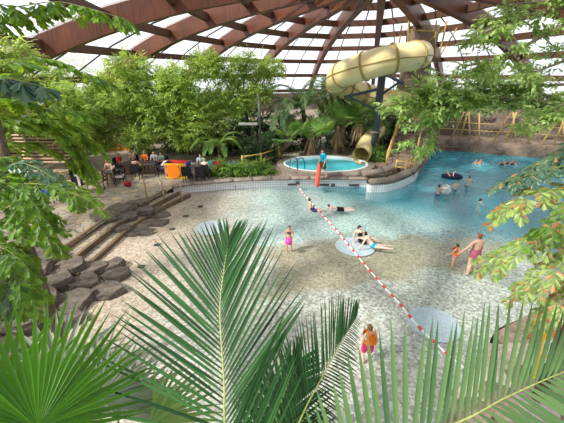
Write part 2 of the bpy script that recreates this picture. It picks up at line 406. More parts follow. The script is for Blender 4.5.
# dark grilles in the tiled wall
for (x, y) in ((231, 186.5), (261, 184), (293, 184.5), (324, 185), (354, 185.2)):
    p = U(x, y, .12); o = MB().box((p.x, p.y-.03, .13), (.62, .05, .12), rz=0).build('wall_grille', M['dark'])
    tag(o, None, 'grille', 'overflow grilles in the tiled wall')
    o['label'] = {231: 'dark overflow grille in tiled wall, leftmost of the row', 261: 'dark overflow grille in tiled wall, second from left', 293: 'dark overflow grille in tiled wall left of the rope anchor',
                  324: 'dark overflow grille in tiled wall below the red rescue tube', 354: 'dark overflow grille in tiled wall, rightmost of the row'}[x]
for (x, y, lb) in ((297.5, 183, 'square dark anchor plate holding the end of the float rope'), (333, 185, 'square dark jet plate in tiled wall under the lifeguard')):
    p = U(x, y, .3); o = MB().box((p.x, p.y-.03, .3), (.24, .05, .2)).build('wall_plate', M['dark']); tag(o, lb, 'wall plate')
for k, (x, y) in enumerate(((386, 189), (405, 182.5))):
    p = U(x, y, .1); o = MB().box((p.x+.05, p.y-.1, .1), (.22, .12, .16), rz=.6).build('wall_plate', M['dark'])
    tag(o, ('dark jet plate in island wall near its tip', 'dark jet plate in island wall towards the stair')[k], 'wall plate')

# ---------------------------------------------------------------- steps down to the beach
def step(nm, path, z, z0, inner):
    p1 = catmull([(a, b, 0) for a, b in path], 6); p2 = catmull([(a, b, 0) for a, b in inner], 6)
    poly = [(p.x, p.y) for p in p1] + [(p.x, p.y) for p in reversed(p2)]
    return MB().prism(poly, z0, z).build(nm, M['deck'])
e0 = [(-8.25, 9.3), (-7.85, 13.13), (-7.5, 14.1), (-7.0, 15.1), (-6.4, 16.9)]
e1 = [(-7.55, 9.3), (-7.25, 13.03), (-6.85, 14.2), (-6.35, 15.4), (-5.75, 17.1)]
e2 = [(-6.95, 9.3), (-6.71, 13.14), (-6.3, 14.6), (-5.85, 15.7), (-5.2, 17.2)]
flat = lambda e, d: [(x-d, y) for x, y in e]
for nm, e, z, inn in (('floor_step', e1, .33, flat(e0, .3)), ('floor_step', e2, .17, flat(e0, .3))):
    tag(step(nm, e, z, -.3, inn), kind='structure')
for e, z, lb in ((e0, DZ+.03, 'weathered timber edge of the topmost beach step'), (e1, .36, 'weathered timber edge of the middle beach step'), (e2, .20, 'weathered timber edge of the lowest beach step')):
    t = thing('step_edging', lb, 'step edge', group='timber step edges')
    for a, b in zip(e, e[1:]):
        d = Vector((b[0]-a[0], b[1]-a[1], 0)); c = Vector(((a[0]+b[0])/2, (a[1]+b[1])/2, z-.10))
        MB().box(c, (.13, d.length+.05, .24), rz=math.atan2(-d.x, d.y)).build('timber', M['step_wood'], t, bevel=.015)
# flat dark rocks lying over the steps
def rock(c, r, h, mat, seed, lb, grp=None, name='flat_rock', cat='rock', n=7, squash=1.0, rz=0):
    rg = random.Random(seed); poly = []
    for k in range(n):
        a = 2*PI*k/n+rg.uniform(-.22, .22); rr = r*rg.uniform(.75, 1.15); x, y = rr*math.cos(a), rr*math.sin(a)*squash
        poly.append((x*math.cos(rz)-y*math.sin(rz), x*math.sin(rz)+y*math.cos(rz)))
    bm = bmesh.new(); lo = [bm.verts.new((x*1.08, y*1.08, -h)) for x, y in poly]; md = [bm.verts.new((x*1.1, y*1.1, -.25*h)) for x, y in poly]
    tx, ty = rg.uniform(-.12, .12), rg.uniform(-.12, .12); hi = [bm.verts.new((x*.97, y*.97, rg.uniform(-.05, .05)*r+x*tx+y*ty)) for x, y in poly]
    tp = bm.verts.new((rg.uniform(-.1, .1)*r, rg.uniform(-.1, .1)*r, .04*r)); bt = bm.verts.new((0, 0, -h))
    for k in range(n):
        k2 = (k+1) % n; bm.faces.new((lo[k], lo[k2], md[k2], md[k])); bm.faces.new((md[k], md[k2], hi[k2], hi[k])); bm.faces.new((hi[k], hi[k2], tp)); bm.faces.new((lo[k2], lo[k], bt))
    bmesh.ops.subdivide_edges(bm, edges=bm.edges[:], cuts=1, use_grid_fill=True)
    for v in bm.verts: v.co += Vector((rg.gauss(0, .02), rg.gauss(0, .02), rg.gauss(0, .02)))*r
    bmesh.ops.recalc_face_normals(bm, faces=bm.faces)
    me = bpy.data.meshes.new(name); bm.to_mesh(me); bm.free(); me.materials.append(mat)
    o = bpy.data.objects.new(name, me); o.location = c; COL.objects.link(o); tag(o, lb, cat, grp); return o
rs = 0
def stepz(x, y):                                                   # walking level across the steps
    i = 0
    def ex(e):
        for a, b in zip(e, e[1:]):
            if a[1] <= y <= b[1]: return a[0]+(b[0]-a[0])*(y-a[1])/(b[1]-a[1])
        return e[0][0] if y < e[0][1] else e[-1][0]
    return DZ if x < ex(e0) else .33 if x < ex(e1) else .17 if x < ex(e2) else 0.0
for (x, y, r) in ((-8.05, 13.3, .55), (-7.75, 14.3, .55), (-7.1, 12.8, .42), (-7.2, 13.8, .5), (-6.55, 12.6, .42), (-6.5, 13.5, .52), (-6.75, 14.6, .55), (-6.05, 12.8, .42),
                  (-5.85, 13.7, .5), (-6.0, 14.6, .5), (-7.2, 15.1, .45), (-6.4, 15.2, .38)):
    rs += 1; rock((x, y, stepz(x, y)+.09), r*1.18, .30, M['rock_dark'], rs, 'dark flat wet rock in the middle clump across the beach steps', 'rocks across the steps', squash=.8)
for (x, y, r) in ((-8.3, 9.9, .55), (-8.2, 9.0, .55), (-8.1, 8.1, .6), (-7.4, 9.6, .55), (-7.3, 8.8, .5), (-7.2, 7.9, .55), (-7.1, 7.0, .6), (-6.6, 9.7, .45), (-6.5, 8.9, .5), (-6.3, 8.0, .55),
                  (-6.1, 7.2, .5), (-5.75, 9.45, .42), (-5.6, 8.6, .5), (-6.05, 10.0, .38), (-8.0, 7.0, .6), (-7.9, 6.0, .6), (-6.9, 6.1, .55)):
    rs += 1; z = DZ+.02 if x < -7.75 else .34 if x < -6.9 else .16 if x < -5.9 else .1
    rock((x, y, z+.08), r*1.08, .55, M['rock_dark'], rs, 'dark layered rock in the near clump left of the palms', 'rocks at the near end of the steps', squash=.85)
for k, (x, y) in enumerate(((146.8, 198), (164.3, 199.5), (182, 199.5))):
    z = (DZ, .33, .17)[k]; p = U(x, y, z)
    o = MB().tube([(p.x, p.y, z-.1), (p.x, p.y, z+1.02)], .045, 8).build('barrier_post', M['post_wood'], smooth=True)
    tag(o, ('wooden barrier post standing at the top step edge', 'wooden barrier post standing on the middle step', 'wooden barrier post standing on the lowest step')[k], 'post')
# small dark floor grates on the beach, pale round jet beds
for (x, y, lb) in ((141, 265.5, 'small dark floor grate nearest the foreground palm'), (157, 244, 'small dark floor grate, second from the foreground palm'), (172, 228, 'small dark floor grate, third along the beach'),
                   (186, 215, 'small dark floor grate, fourth along the beach'), (200, 205.5, 'small dark floor grate nearest the spout mound')):
    p = U(x, y, .05); o = MB(); o.box((0, 0, 0), (.24, .2, .02))
    for k in range(4): o.box((-.08+.053*k, 0, .014), (.02, .17, .012))
    o = o.build('floor_grate', M['dark']); o.location = (p.x, p.y, max(poolfloor_z(np.array(p.x), np.array(p.y))+.012, .005)); tag(o, lb, 'grate', 'floor grates on the beach')
M['jetbed'] = M_flag('pale blue grey mosaic', (.40, .44, .50), (.52, .57, .63), (.58, .62, .68), (.64, .68, .72), 9)
for (x, y, rx, lb) in ((355, 246, .8, 'pale round jet bed under the float rope by the embracing couple'), (210, 187.5, 1.0, 'grey round jet bed by the back wall left of the pool'),
                    (434, 322, .72, 'large pale round jet bed behind the right palm frond'), (212, 231, .75, 'pale round jet bed behind the tall palm frond tip')):
    p = U(x, y, -.2); t = MB().lathe([(0.01, .0), (rx, 0), (rx*1.02, .025), (rx*.5, .035), (.01, .035)], seg=36).build('jet_bed', M['jetbed'])
    t.location = (p.x, p.y, poolfloor_z(np.array(p.x), np.array(p.y))+.012); tag(t, lb, 'jet bed', 'round jet beds in the pool floor')
p = U(212, 186.5, -.1); t = thing('water_spout', 'small dark spout mound in the shallow water at the back left', 'spout', (p.x, p.y, poolfloor_z(np.array(p.x), np.array(p.y))+.04))
MB().lathe([(.3, 0), (.26, .05), (.1, .12), (.02, .14)], seg=14).build('base', M['dark'], t); MB().tube([(0, 0, .1), (0, 0, .5)], .03, 8).build('nozzle', M['dark'], t)

# ================================================================== HOT TUB
hc = Vector((2.95, 21.55)); ha, hb = 2.75, 1.95
def ell(a, b, n=48): return [(hc.x+a*math.cos(2*PI*k/n), hc.y+b*math.sin(2*PI*k/n)) for k in range(n)]
def ring(name, a0, b0, a1, b1, z0, z1, mat):
    mb = MB(); A = ell(a0, b0); B = ell(a1, b1); n = len(A)
    mb.add([(x, y, z0) for x, y in A]+[(x, y, z1) for x, y in A]+[(x, y, z1) for x, y in B]+[(x, y, z0) for x, y in B],
           [f for i in range(n) for f in ((i, (i+1) % n, n+(i+1) % n, n+i), (n+i, n+(i+1) % n, 2*n+(i+1) % n, 2*n+i), (2*n+i, 2*n+(i+1) % n, 3*n+(i+1) % n, 3*n+i))])
    return mb.build(name, mat, smooth=False)
t = thing('hot_tub', 'round raised hot tub of turquoise water with stone rim behind the lagoon', 'hot tub', (0, 0, 0))
ring('stone_rim', ha+.55, hb+.5, ha+.08, hb+.08, DZ-.05, .78, M['coping']).parent = t
ring('white_lip', ha+.10, hb+.10, ha, hb, DZ-.6, .82, M['white']).parent = t
M['tubfloor'] = M_plain('light turquoise basin', (.10, .60, .70), .4, .4, .1, 2)
MB().prism(ell(ha, hb), .56, .60).build('basin_floor', M['tubfloor'], t)
M['tubwater'] = water_mat('tub water', (.93, .99, .99), (.3, .8, .9), 0, 5, .06)
o = MB().prism(ell(ha, hb), .70, .72, True).build('water', M['tubwater'], t)
for k in range(2):
    hr = thing('tub_handrail', ('curved steel handrail at the left end of the hot tub, left rail', 'curved steel handrail at the left end of the hot tub, right rail')[k], 'handrail', group='hot tub handrails')
    x0, y0_ = 0.75+.45*k, 20.35-.2*k
    MB().tube(catmull([(x0-.25, y0_-.15, .75), (x0-.2, y0_-.1, 1.4), (x0, y0_, 1.5), (x0+.2, y0_+.25, 1.3), (x0+.3, y0_+.4, .6)], 5), .03, 8).build('rail', M['steel'], hr, smooth=True)

# ================================================================== ISLAND STAIR, WAVE POOL WALL
s0 = Vector((7.55, 20.35, .62)); s1 = Vector((10.1, 26.2, 2.25)); sd = (s1-s0); sdn = Vector((sd.x, sd.y, 0)).normalized(); sn = Vector((sdn.y, -sdn.x, 0)); NS = 11
t = thing('stone_stair', 'stone stair climbing from the island towards the slide tower', 'stair', (0, 0, 0))
for k in range(NS):
    a = s0 + sd*(k/NS); b = s0+sd*((k+1.15)/NS); wd = .95
    poly = [(a-sn*wd).to_2d(), (b-sn*wd).to_2d(), (b+sn*wd).to_2d(), (a+sn*wd).to_2d()]
    MB().prism([tuple(q) for q in poly], .3, a.z+sd.z/NS).build('tread', M['rock_brown'], t)
tp = s1+sdn*1.2
MB().prism([tuple((s1-sn*1.2).to_2d()), tuple((s1+sdn*4-sn*1.2).to_2d()), tuple((s1+sdn*4+sn*1.4).to_2d()), tuple((s1+sn*1.2).to_2d())], .3, 2.25).build('landing', M['rock_brown'], t)
def rail(pts_, name, lb, z=1.0):
    t = thing(name, lb, 'railing')
    for p in pts_: MB().tube([p-Vector((0, 0, .1)), p+Vector((0, 0, z+.1))], .06, 7).build('post', M['bamboo'], t, smooth=True)
    MB().tube([p+Vector((0, 0, z)) for p in pts_], .05, 7).build('handrail', M['bamboo'], t, smooth=True)
    MB().tube([p+Vector((0, 0, z*.5)) for p in pts_], .04, 7).build('lower_rail', M['bamboo'], t, smooth=True)
    return t
rail([s0+sd*k/4-sn*.85+Vector((0, 0, .12)) for k in range(5)], 'bamboo_railing', 'bamboo railing on the left side of the island stair')
rail([s0+sd*k/4+sn*.85+Vector((0, 0, .12)) for k in range(5)], 'bamboo_railing', 'bamboo railing on the right side of the island stair')
rail([Vector((7.15, 19.9, .62)), Vector((7.7, 19.75, .62)), Vector((8.2, 20.3, .68))], 'bamboo_gate', 'low bamboo gate at the foot of the island stair', .75)
# rock faces
def rockwall(nm, path, z0, z1, mat, amp=.25, kind=True, nz=8, lean=.0):
    pts = catmull([(p[0], p[1], 0) for p in path], 9); n = len(pts); V = []; F = []
    for i, p in enumerate(pts):
        tn = (pts[min(i+1, n-1)]-pts[max(i-1, 0)]).normalized(); nn = Vector((tn.y, -tn.x, 0)); t = i/(n-1)
        top = z1(t) if callable(z1) else z1
        for j in range(nz+1):
            q = p + nn*(random.gauss(0, amp*.35)+amp*.5*math.sin(i*1.3+j*.9)-lean*j/nz); V.append((q.x, q.y, z0+(top-z0)*j/nz))
        q = p-nn*1.2; V.append((q.x, q.y, top+.05))
    m = nz+2
    for i in range(n-1):
        for j in range(m-1): F.append((i*m+j, (i+1)*m+j, (i+1)*m+j+1, i*m+j+1))
    o = np_mesh(nm, np.array(V), np.array(F), mat)
    if kind: tag(o, kind='structure')
    return o
rockwall('wall_stair', [(9.35, 21.6), (9.9, 22.6), (11.0, 24.6), (12.0, 26.5), (12.9, 29.1)], -1.6, lambda t: .75+1.6*t, M['rock_brown'], .2)
rockwall('wall_wave', [(12.6, 29.0), (14.6, 28.9), (16.5, 28.4), (19.7, 26.7), (22.8, 25.6), (27, 23.5), (29, 20)], -1.6, 1.0, M['rock_brown'], .2)
rockwall('wall_back', [(11.5, 32), (14, 31.8), (18, 31.0), (23, 29.2), (29, 26.5), (33, 22)], .3, lambda t: 3.0+.4*math.sin(t*9), M['concrete'], .45)
MB().prism([(12.6, 29.4), (16.5, 28.8), (19.7, 27.1), (22.8, 26.0), (27, 24), (33, 22.5), (29, 27), (23, 29.6), (18, 31.4), (12, 32.4)], .4, .95).build('floor_ledge', M['rock_brown'])['kind'] = 'structure'
# leaning bamboo fence with netting along the wave pool
fl = catmull([(13.2, 29.3, .9), (16.5, 28.7, .9), (19.7, 27.0, .9), (22.8, 25.9, .9), (26.5, 24.2, .9)], 12)
Lf = [0]
for a, b in zip(fl, fl[1:]): Lf.append(Lf[-1]+(b-a).length)
def onf(s):
    j = min(max(np.searchsorted(Lf, s), 1), len(Lf)-1); t = (s-Lf[j-1])/(Lf[j]-Lf[j-1]); return fl[j-1].lerp(fl[j], t), (fl[j]-fl[j-1]).normalized()
t = thing('bamboo_fence', 'bamboo fence of crossed leaning poles above the wave pool wall', 'fence', (0, 0, 0))
k = 0; s = .8
while s < Lf[-1]-1.5:
    p, d = onf(s); ln = (-.62, .75, .25, -.85)[k % 4]*random.uniform(.8, 1.15); H = random.uniform(2.3, 2.9)
    MB().tube([p-Vector((0, 0, .2)), p+d*ln+Vector((0, 0, H))], .06, 7).build('pole', M['bamboo'], t, smooth=True)
    s += random.uniform(.7, .95); k += 1
for zz in (.95, 1.55): MB().tube([p+Vector((0, 0, zz+.05*math.sin(i))) for i, p in enumerate(fl[::3])], .035, 6).build('rail', M['bamboo'], t, smooth=True)
net = MB()
M['net'] = M_plain('grey brown rope net', (.42, .35, .26), .8, .2, .2)
s = .3
while s < Lf[-1]-1.2:
    p, d = onf(s)
    for sg in (-1, 1):
        q, _ = onf(min(max(s+sg*1.0, 0), Lf[-1])); net.tube([p+Vector((0, 0, .1)), q+Vector((0, 0, 1.9))], .009, 4, False)
    s += .33
o = net.build('netting', M['net'], t)

# ================================================================== DOME
KS = 6.5/9*1.3; PSI = -1.539; EXX = .6048; PHS = [-4.37, -3.98, -3.585, -3.19, -2.80, -2.41, -2.015, -1.621, -1.285, -.902, -.455, -.036, .39, .779, 1.15, 1.53, -4.37+2*PI]
CX, CY = 5.343*KS, 20.56*KS
def dz(r): return 6.5+((9.876+.266*(30-r)-.0069*(30-r)**2+.000075*(30-r)**3)*6.5/9-6.5)*1.3
def dome(r, a, dzv=0.0):
    u = r*math.cos(a-PSI)*EXX*KS; q = r*math.sin(a-PSI)*KS
    return Vector((CX+u*math.sin(PSI)+q*math.cos(PSI), CY+u*math.cos(PSI)-q*math.sin(PSI), dz(r)+dzv))
RNGS = [41.5, 35.2, 29.11, 23.33, 17.99, 12.93, 7.59, 3.2]
roof = empty('ceiling'); tag(roof, 'glazed timber dome roof over the swimming hall', 'roof', kind='structure')
def pane_mat():
    m, nt, out = newmat('milky roof panel'); tr = nt.nodes.new('ShaderNodeBsdfTransparent'); tr.inputs[0].default_value = (.97, .98, 1, 1)
    tl = nt.nodes.new('ShaderNodeBsdfTranslucent'); tl.inputs[0].default_value = (.9, .92, .95, 1)
    ms = nt.nodes.new('ShaderNodeMixShader'); ms.inputs[0].default_value = .25
    nt.links.new(tr.outputs[0], ms.inputs[1]); nt.links.new(tl.outputs[0], ms.inputs[2]); nt.links.new(ms.outputs[0], out.inputs[0]); return m
M['pane'] = pane_mat()
for a in PHS[:-1]:                                                # curved laminated ribs
    mb = MB(); rr = np.linspace(43, 2.6, 40); n = len(rr); vs = []; fs = []
    for r in rr:
        p = dome(r, a); q = dome(r-.3, a); q2 = dome(r+.3, a); tg = (q-q2).normalized()
        lat = tg.cross(Vector((0, 0, 1))).normalized(); nr = lat.cross(tg).normalized(); dep = .66; wd = .24
        vs += [p+lat*wd+nr*.6, p-lat*wd+nr*.6, p-lat*wd-nr*.5, p+lat*wd-nr*.5]
    for i in range(n-1):
        for k in range(4): fs.append((i*4+k, i*4+(k+1) % 4, i*4+4+(k+1) % 4, i*4+4+k))
    fs += [(0, 1, 2, 3), (n*4-1, n*4-2, n*4-3, n*4-4)]
    mb.add(vs, fs); ob = mb.build('roof_rib', M['glulam'], roof)
    b = dome(42.6, a); l = MB().box((b.x, b.y, b.z/2-.4), (.6, .6, b.z+.2)); l.build('rib_foot', M['concrete'], roof)
for a, b in zip(PHS, PHS[1:]):
    pm = MB(); bars = MB()
    for j, r in enumerate(RNGS):
        p, q = dome(r, a), dome(r, b); d = q-p; up = Vector((0, 0, 1)); ce = (p+q)/2; rel_ = .28
        sd_ = d.cross(up).normalized()
        hh, ww = (.22, .14)
        vs = [e+sd_*sx*ww+up*(sz*hh+.12) for e in (p, q) for sx in (-1, 1) for sz in (-1, 1)]
        MB().add(vs, [(0, 1, 3, 2), (4, 6, 7, 5), (0, 4, 5, 1), (2, 3, 7, 6), (0, 2, 6, 4), (1, 5, 7, 3)]).build('purlin', M['purlin'], roof)
        if j < len(RNGS)-1:
            r2 = RNGS[j+1]; nb = 3 if r > 11 else 2
            for k in range(nb+1):
                tt = k/nb; u = p.lerp(q, tt)+up*.5; v = dome(r2, a).lerp(dome(r2, b), tt)+up*.5
                if 0 < k < nb: bars.tube([u, v], .06, 4)
                if k < nb:
                    u2 = p.lerp(q, (k+1)/nb)+up*.55; v2 = dome(r2, a).lerp(dome(r2, b), (k+1)/nb)+up*.55
                    pm.add([u+up*.05, u2, v2, v+up*.05], [(0, 1, 2, 3)])
    pm.build('skylight', M['pane'], roof); bars.build('glazing_bar', M['dark'], roof)
# low perimeter wall closing the hall under the dome edge
pts = [dome(42.2, a+k*.1) for a in PHS[:-1] for k in range(4)]
wl = MB()
pw = [dome(42.2, a) for a in np.linspace(PHS[0], PHS[-1], 100)]
zt = dz(42.2)
for p, q in zip(pw, pw[1:]): wl.add([(p.x, p.y, .3), (q.x, q.y, .3), (q.x, q.y, zt), (p.x, p.y, zt)], [(0, 1, 2, 3)])
tag(wl.build('wall_rim', M['concrete']), kind='structure')
# ================================================================== PEOPLE
def M_skin(name, c):
    m, nt, out = newmat(name); p = princ(nt, out, c, .5, .35); p.inputs['Subsurface Weight'].default_value = .08
    p.inputs['Subsurface Radius'].default_value = (.02, .008, .004); return m
SK = M_skin('skin', (.74, .47, .35)); SKT = M_skin('tanned skin', (.60, .35, .24)); SKP = M_skin('pale skin', (.80, .56, .46))
HAIR = {'brown': M_plain('brown hair', (.09, .045, .022), .5, .3, .3, 20), 'black': M_plain('black hair', (.012, .009, .008), .45, .3, .3, 20),
        'auburn': M_plain('auburn hair', (.26, .10, .035), .5, .3, .3, 20), 'blond': M_plain('dark blond hair', (.30, .19, .09), .5, .3, .3, 20)}
CL = {}
def cloth(name, c, c2=None, sc=12):
    if name not in CL: CL[name] = M_plain(name, c, .8, .2, .15, sc, c2=c2)
    return CL[name]
EYE = M_plain('dark eye', (.02, .015, .012), .3, .5, .1)
def person(lb, loc, yaw, H, pose, skin=None, hair='brown', garments=(), child=False, fingers=False, hairlen=0.0, bun=False, grp=None, face=True):
    """pose: directions in the body frame (x right, y forward, z up)"""
    skin = skin or SK; V3 = lambda *a: Vector(a).normalized()
    hs = .155 if child else .132                                          # head height
    hh = hs*H; g = lambda k, d: V3(*pose.get(k, d))
    spine = g('spine', (0, 0, 1)); neckd = g('neck', pose.get('spine', (0, 0, 1)))
    right = g('right', (1, 0, 0)); sr = g('sright', pose.get('right', (1, 0, 0)))
    fw = g('face', (0, 1, 0))
    fat = pose.get('fat', 1.0)
    P = {}; rad = {}; E = []
    def v(n, p, r, par=None):
        P[n] = Vector(p); rad[n] = r*H if not isinstance(r, tuple) else (r[0]*H, r[1]*H)
        if par: E.append((par, n))
    v('pelvis', (0, 0, 0), .066*fat)
    v('waist', spine*.10*H, .056*fat, 'pelvis'); v('chest', spine*.19*H, .064*fat, 'waist'); v('upper', spine*.255*H, .054, 'chest')
    v('neck', spine*.295*H+neckd*.01*H, .027, 'upper')
    v('skull', P['neck']+neckd*hh*.36, .035 if not child else .042, 'neck')
    v('head', P['skull']+neckd*hh*.30+fw*.004*H, .047 if not child else .056, 'skull'); v('crown', P['head']+neckd*hh*.27, .036 if not child else .044, 'head')
    v('nose', P['skull']+neckd*hh*.13+fw*hh*.46, .007, 'head')
    for s, n in ((1, 'r'), (-1, 'l')):
        v('hip'+n, right*s*.050*H-spine*.025*H, .060*fat, 'pelvis')
        kd = g('thigh'+n, (0, 0, -1)); ad = g('shin'+n, (0, 0, -1)); fd = g('foot'+n, (0, 1, -.25))
        v('mid'+n, P['hip'+n]+kd*.11*H, .050*fat, 'hip'+n)
        v('knee'+n, P['hip'+n]+kd*.235*H, .034*fat, 'mid'+n); v('calf'+n, P['knee'+n]+ad*.09*H, .034*fat, 'knee'+n)
        v('ankle'+n, P['knee'+n]+ad*.235*H, .020, 'calf'+n); v('toe'+n, P['ankle'+n]+fd*.085*H, .017, 'ankle'+n)
        v('sh'+n, spine*.268*H+sr*s*(.095 if child else .104)*H, .032, 'upper')
        ud = g('arm'+n, (s*.15, 0, -1)); ld = g('fore'+n, pose.get('arm'+n, (s*.1, .15, -1)))
        v('elbow'+n, P['sh'+n]+ud*.165*H, .023, 'sh'+n); v('wrist'+n, P['elbow'+n]+ld*.145*H, .016, 'elbow'+n)
        hd = g('hand'+n, tuple(ld))
        v('palm'+n, P['wrist'+n]+hd*.045*H, .019, 'wrist'+n)
        sidev = hd.cross(fw)
        if sidev.length < .1: sidev = hd.cross(Vector((0, 0, 1)))
        sidev = sidev.normalized(); cu = (sidev.cross(hd)).normalized()
        if fingers:
            for q, (o_, ln) in enumerate(((-.014, .036), (-.005, .042), (.005, .040), (.014, .032))):
                v(f'f{q}a{n}', P['palm'+n]+sidev*o_*H+hd*.014*H, .0055, 'palm'+n); v(f'f{q}b{n}', P[f'f{q}a{n}']+hd*ln*.55*H-cu*.004*H, .0052, f'f{q}a{n}')
                v(f'f{q}c{n}', P[f'f{q}b{n}']+hd*ln*.4*H-cu*.010*H, .0045, f'f{q}b{n}')
            v('th'+n, P['wrist'+n]+hd*.022*H+fw*.020*H, .006, 'wrist'+n); v('thb'+n, P['th'+n]+hd*.028*H+fw*.008*H, .005, 'th'+n)
        else:
            v('tip'+n, P['palm'+n]+hd*.045*H, .011, 'palm'+n); v('th'+n, P['palm'+n]+hd*.004*H+fw*.022*H, .006, 'palm'+n)
    names = list(P); idx = {n: i for i, n in enumerate(names)}
    me = bpy.data.meshes.new('body'); me.from_pydata([tuple(P[n]) for n in names], [(idx[a], idx[b]) for a, b in E], [])
    o = bpy.data.objects.new('person', me); COL.objects.link(o)
    o.modifiers.new('skin', 'SKIN'); sb = o.modifiers.new('sub', 'SUBSURF'); sb.levels = 2 if fingers else 1; sb.render_levels = sb.levels
    o.modifiers['skin'].use_smooth_shade = True
    lay = me.skin_vertices[0] if me.skin_vertices else None
    for n in names:
        d = me.skin_vertices[0].data[idx[n]]; r = rad[n]; d.radius = (r, r) if not isinstance(r, tuple) else r
        d.use_root = (n == 'pelvis')
    dg = bpy.context.evaluated_depsgraph_get(); dg.update()
    nm = bpy.data.meshes.new_from_object(o.evaluated_get(dg), depsgraph=dg)
    o.modifiers.clear(); o.data = nm; nm.materials.clear(); nm.materials.append(skin)
    for p_ in nm.polygons: p_.use_smooth = True
    # which bone is each vertex nearest to
    A = np.array([P[a][:] for a, b in E]); B = np.array([P[b][:] for a, b in E]); AB = B-A; L2 = (AB**2).sum(1)+1e-9
    vc = np.array([v_.co[:] for v_ in nm.vertices]); vn = np.array([v_.normal[:] for v_ in nm.vertices])
    t = np.clip(((vc[:, None]-A[None])*AB[None]).sum(2)/L2[None], 0, 1); d2 = ((A[None]+t[..., None]*AB[None]-vc[:, None])**2).sum(2)
    bi = d2.argmin(1); bt = t[np.arange(len(vc)), bi]; bn = [E[i][1] for i in bi]
    def shell(name, test, mat, off):
        keep = np.array([test(bn[i], bt[i], vc[i]) for i in range(len(vc))])
        fs = [tuple(p_.vertices) for p_ in nm.polygons if sum(keep[list(p_.vertices)]) >= len(p_.vertices)*.5]
        if not fs: return None
        used = sorted({i for f in fs for i in f}); mp = {u: k for k, u in enumerate(used)}
        offs = off(vc[used]) if callable(off) else np.full(len(used), off*H)
        m_ = bpy.data.meshes.new(name); m_.from_pydata((vc[used]+vn[used]*offs[:, None]).tolist(), [], [tuple(mp[i] for i in f) for f in fs]); m_.materials.append(mat)
        for p_ in m_.polygons: p_.use_smooth = True
        g_ = bpy.data.objects.new(name, m_); COL.objects.link(g_); g_.parent = o; return g_
    legs = lambda n, t_, lim: (n[:3] == 'hip') or (n[:3] == 'mid') or (n[:4] == 'knee' and t_ < lim) or n == 'pelvis'
    spz = lambda c: float(np.dot(c, spine[:]))/H
    tests = {
        'trunks': lambda n, t_, c: (n[:3] in ('hip', 'mid') or (n[:4] == 'knee' and t_ < .45) or (n in ('waist', 'pelvis') and spz(c) < .045)),
        'briefs': lambda n, t_, c: (n[:3] == 'hip' or (n[:3] == 'mid' and t_ < .35) or (n in ('waist', 'pelvis') and spz(c) < .035)),
        'bikini_top': lambda n, t_, c: n in ('chest', 'upper') and .165 < spz(c) < .235,
        'swimsuit': lambda n, t_, c: (n[:3] == 'hip' or (n[:3] == 'mid' and t_ < .35) or n in ('waist', 'pelvis') or (n == 'chest' and spz(c) < .14) or (n in ('chest', 'upper') and spz(c) < .235 and float(np.dot(c, fw[:])) > .01*H)),
        'low_back_swimsuit': lambda n, t_, c: (n[:3] == 'hip' or (n[:3] == 'mid' and t_ < .45) or (n in ('waist', 'pelvis') and spz(c) < .10) or (n in ('chest', 'upper') and spz(c) < .235 and float(np.dot(c, fw[:])) > .01*H)),
        'shirt': lambda n, t_, c: n in ('waist', 'pelvis', 'chest', 'upper') or n[:2] == 'sh' or (n[:5] == 'elbow' and t_ < .65) or (n == 'neck' and t_ < .2),
        'vest': lambda n, t_, c: (n in ('waist', 'chest', 'upper') and spz(c) > .07) or (n[:2] == 'sh' and t_ < .75) or (n == 'neck' and t_ < .3)}
    for kind, mat, off in garments: shell({'low_back_swimsuit': 'swimsuit'}.get(kind, kind), tests[kind], mat, off)
    hc_ = P['head']; hr = hh*.5
    def hairt(n, t_, c):
        if n not in ('skull', 'head', 'crown', 'neck'): return False
        q = Vector(c)-hc_; up = q.dot(neckd)/hr; f_ = q.dot(fw)/hr
        return (up > .36 or (f_ < (.22 if up > -.4 else -.12) and up > -.75-hairlen)) and n != 'neck'
    ho = shell('hair', hairt, HAIR[hair], .012 if child else .010)
    if ho and bun: pass
    if bun:
        b_ = MB().ball(hc_-fw*hr*.75+neckd*hr*.35, (hr*.38,)*3, 10, 7).build('hair_bun', HAIR[hair], ho or o, smooth=True)
    if hairlen > .3:
        b_ = MB().tube([hc_-fw*hr*.4, hc_-fw*hr*.8-neckd*hr*.8, hc_-fw*hr*.9-neckd*hr*(1.2+hairlen)], [hr*.6, hr*.65, hr*.3], 10).build('hair_length', HAIR[hair], ho or o, smooth=True)
    if face:
        sd = neckd.cross(fw).normalized()
        for s in (-1, 1):
            MB().ball(hc_+sd*s*hr*.33+fw*hr*.80-neckd*hr*.02, hr*.06, 8, 6).build('eye', EYE, o, smooth=True)
            MB().ball(hc_+sd*s*hr*.74-neckd*hr*.12, (hr*.07, hr*.13, hr*.19), 8, 6).build('ear', skin, o, smooth=True)
        MB().ball(hc_+fw*hr*.70-neckd*hr*.58, (hr*.20, hr*.10, hr*.05), 8, 6).build('mouth', M['lip'], o, smooth=True)
    o.location = loc; o.rotation_euler = (0, 0, yaw)
    tag(o, lb, 'person', grp); o['H'] = H
    o_P = {k: Matrix.Rotation(yaw, 3, 'Z') @ q + Vector(loc) for k, q in P.items()}
    return o, o_P
M['lip'] = M_plain('lips', (.50, .16, .13), .5, .3, .1)
def stand(x, y, z, H, pose=None):                                     # pelvis point for a standing figure whose feet are at this photo point
    p = U(x, y, z); return Vector((p.x, p.y, z+.515*H))
STAND = {'thighr': (.05, .05, -1), 'thighl': (-.05, .02, -1), 'shinr': (.02, -.05, -1), 'shinl': (-.02, -.05, -1)}
def pf(x, y): return float(poolfloor_z(np.array(x), np.array(y)))

